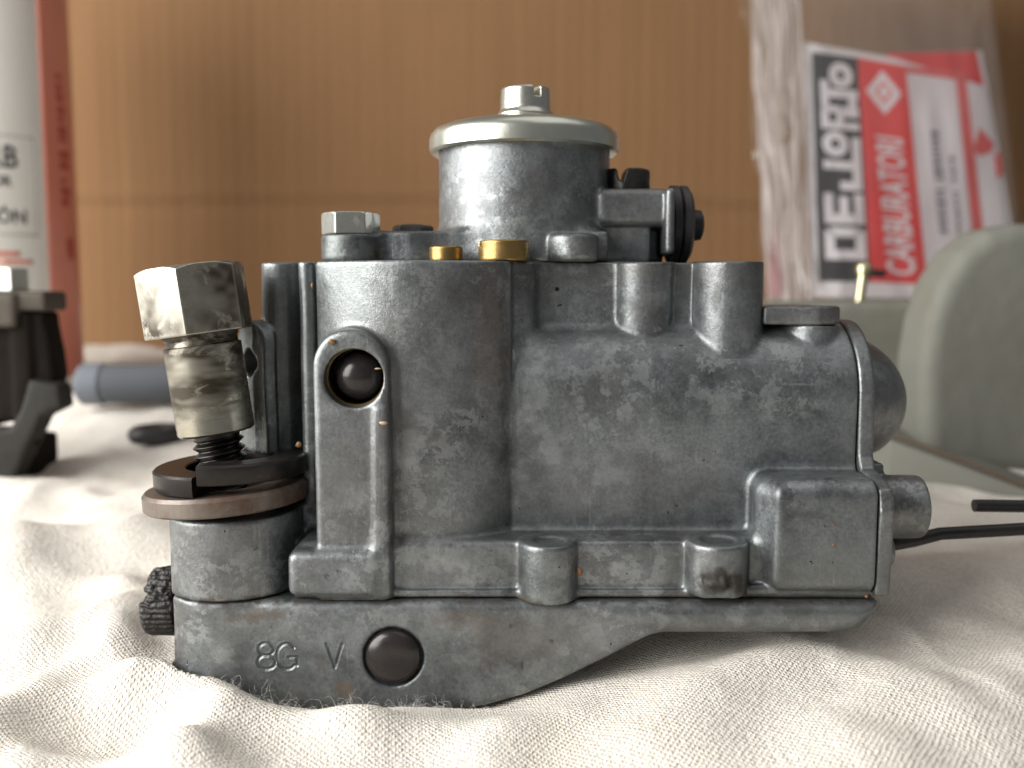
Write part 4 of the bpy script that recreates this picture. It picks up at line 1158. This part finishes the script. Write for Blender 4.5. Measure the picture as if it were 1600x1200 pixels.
bars(.24, .37, [(0, .32, 0, .96), (.3, 1, 0, .23), (.3, .9, .37, .59), (.3, 1, .74, .96)])                  # E
bars(.385, .475, [(0, .42, 0, .55), (.4, 1, 0, .22)])                                                        # L
bars(.475, .62, [(0, .26, 0, .94), (.26, 1, 0, .22)])                                                        # L
ringl(.53, .645, .30, .95, .36)                                                                              # O in its corner
bars(.655, .76, [(0, .30, 0, .96), (.3, .85, .76, .96), (.3, .85, .40, .56), (.72, 1, .46, .90), (.55, 1., 0, .42)])   # R
bars(.755, .875, [(0, .36, .04, .24), (.0, 1., .74, .95), (.36, .70, .0, .76)])                              # T
ringl(.845, .965, .10, .72, .34)                                                                             # O
# word on the red panel
def card_text(s_, ub, ut, v0, v1, mat_, bold=True, shear=0., lean=0.):
    V, Fc, asp = text_mesh(s_, bold, shear)
    pyd('lettering', [cq(ub + (ut - ub) * y + lean * x, v0 + (v1 - v0) * x) + cn * .45 for x, y in V[:, :2]], Fc, mat_, card, smooth=False)
card_text('CARBURATORI', .575, .40, .03, .64, M['p_white'], True, .12, -.02)
# emblem: lozenge with an inner lozenge
def loz(s_, off, mat_): patch('emblem', [(.455 + .115 * s_, .845), (.455, .845 + .105 * s_), (.455 - .115 * s_, .845), (.455, .845 - .105 * s_)], off, mat_, card, .1)
loz(1., .42, M['p_white']); loz(.52, .55, M['p_pink']); loz(.34, .68, M['p_white'])
# faint grey print on the white field
for (u_, v0, v1) in ((.735, .20, .33), (.745, .36, .52), (.725, .53, .61)):
    pass
card_text('0008 00877.78', .80, .745, .22, .70, M['p_grey'], True) if False else None
random.seed(11)
for row, (uu, wd, v0, v1) in enumerate(((.735, .055, .215, .66), (.84, .03, .20, .58))):
    v = v0
    while v < v1:
        ln = random.uniform(.012, .026)
        if not (.40 < v < .43): patch('print_mark', rect(uu, uu + wd * random.uniform(.7, 1), v, v + ln), .4, M['p_grey'], card, .1)
        v += ln + .012
# film
m, nt, b = mat('clear_film'); nt.nodes.remove(b); out = nt.nodes['Material Output']
c = coords(nt)
tr = N(nt, 'ShaderNodeBsdfTransparent'); gl = N(nt, 'ShaderNodeBsdfGlossy'); gl.inputs['Roughness'].default_value = .22
tl = N(nt, 'ShaderNodeBsdfTranslucent'); tl.inputs['Color'].default_value = (.85, .82, .82, 1); df = N(nt, 'ShaderNodeBsdfDiffuse'); df.inputs['Color'].default_value = (.85, .82, .82, 1)
fr_ = N(nt, 'ShaderNodeFresnel'); fr_.inputs['IOR'].default_value = 1.5
s1 = N(nt, 'ShaderNodeMixShader'); s1.inputs[0].default_value = .5; L(nt, tl.outputs[0], s1.inputs[1]); L(nt, df.outputs[0], s1.inputs[2])
s2 = N(nt, 'ShaderNodeMixShader'); s2.inputs[0].default_value = .045; L(nt, tr.outputs[0], s2.inputs[1]); L(nt, s1.outputs[0], s2.inputs[2])
s3 = N(nt, 'ShaderNodeMixShader'); L(nt, mth(nt, 'ADD', mth(nt, 'MULTIPLY', fr_.outputs[0], .8), .0), s3.inputs[0]); L(nt, s2.outputs[0], s3.inputs[1]); L(nt, gl.outputs[0], s3.inputs[2])
L(nt, s3.outputs[0], out.inputs['Surface']); M['film'] = m
def film(name, corners, off, amp, seed, nu=90, nv=110, mk='film'):
    TL, TR, BL, BR = corners
    U, W = np.meshgrid(np.linspace(0, 1, nu), np.linspace(0, 1, nv), indexing='ij')
    Pn = (BL[None, None] * ((1 - U) * (1 - W))[..., None] + BR[None, None] * (U * (1 - W))[..., None] + TL[None, None] * ((1 - U) * W)[..., None] + TR[None, None] * (U * W)[..., None])
    q = np.stack([U * 9, W * 4, U * 0], -1); r1_ = np.abs(fbm(q + seed, 3, seed) - .5) * 2
    q2 = np.stack([U * 22 + W * 3, W * 9, U * 0], -1); r2_ = np.abs(fbm(q2 + seed, 2, seed + 5) - .5) * 2
    left = np.clip(1 - U / .26, 0, 1) if mk == 'film' else .35 + 0 * U; topw = np.clip((W - .8) / .2, 0, 1)
    dsp = off * np.sin(np.pi * np.clip(U, 0, 1)) ** .5 + (r1_ - .3) * amp * (.22 + 3.6 * left + .6 * topw) + (r2_ - .3) * amp * (.03 + .5 * left)
    Pn = Pn + cn[None, None] * dsp[..., None]
    Pn[..., 0] += left * (fbm(np.stack([W * 6, U * 3, W * 0], -1), 3, seed + 9) - .5) * 9 
    ii = np.arange(nu * nv).reshape(nu, nv)
    Q = np.stack([ii[:-1, :-1], ii[1:, :-1], ii[1:, 1:], ii[:-1, 1:]], -1).reshape(-1, 4)
    o = np_mesh(name, Pn.reshape(-1, 3), Q, M[mk], bag); return o
m2 = m.copy(); m2.name = 'milky_glare_film'
for n_ in m2.node_tree.nodes:
    if n_.type == 'MIX_SHADER' and abs(n_.inputs[0].default_value - .045) < 1e-4: n_.inputs[0].default_value = .48
M['film_milky_glare'] = m2  # highlights of the crumpled side put into the film's white
film('film_fold', (P(1166, -60, 280), P(1246, -60, 280), P(1200, 476, 222), P(1268, 474, 222)), 2.0, 3.2, 23, 60, 110, 'film_milky_glare')
film('film', (P(1152, -60, 284), P(1546, -60, 284), P(1196, 478, 222), P(1608, 470, 222)), 3.5, 4.2, 4)
film('film', (P(1158, -60, 292), P(1540, -60, 292), P(1200, 478, 226), P(1603, 470, 226)), -2.5, 3.0, 9)
V, Fc = tube([P(1196, 20, 281), P(1150 + 200, 17, 281), P(1545, 12, 281)], .5, 8)
print('objects', len(bpy.data.objects), 'tris', sum(len(o.data.polygons) for o in bpy.data.objects if o.type == 'MESH') * 2)
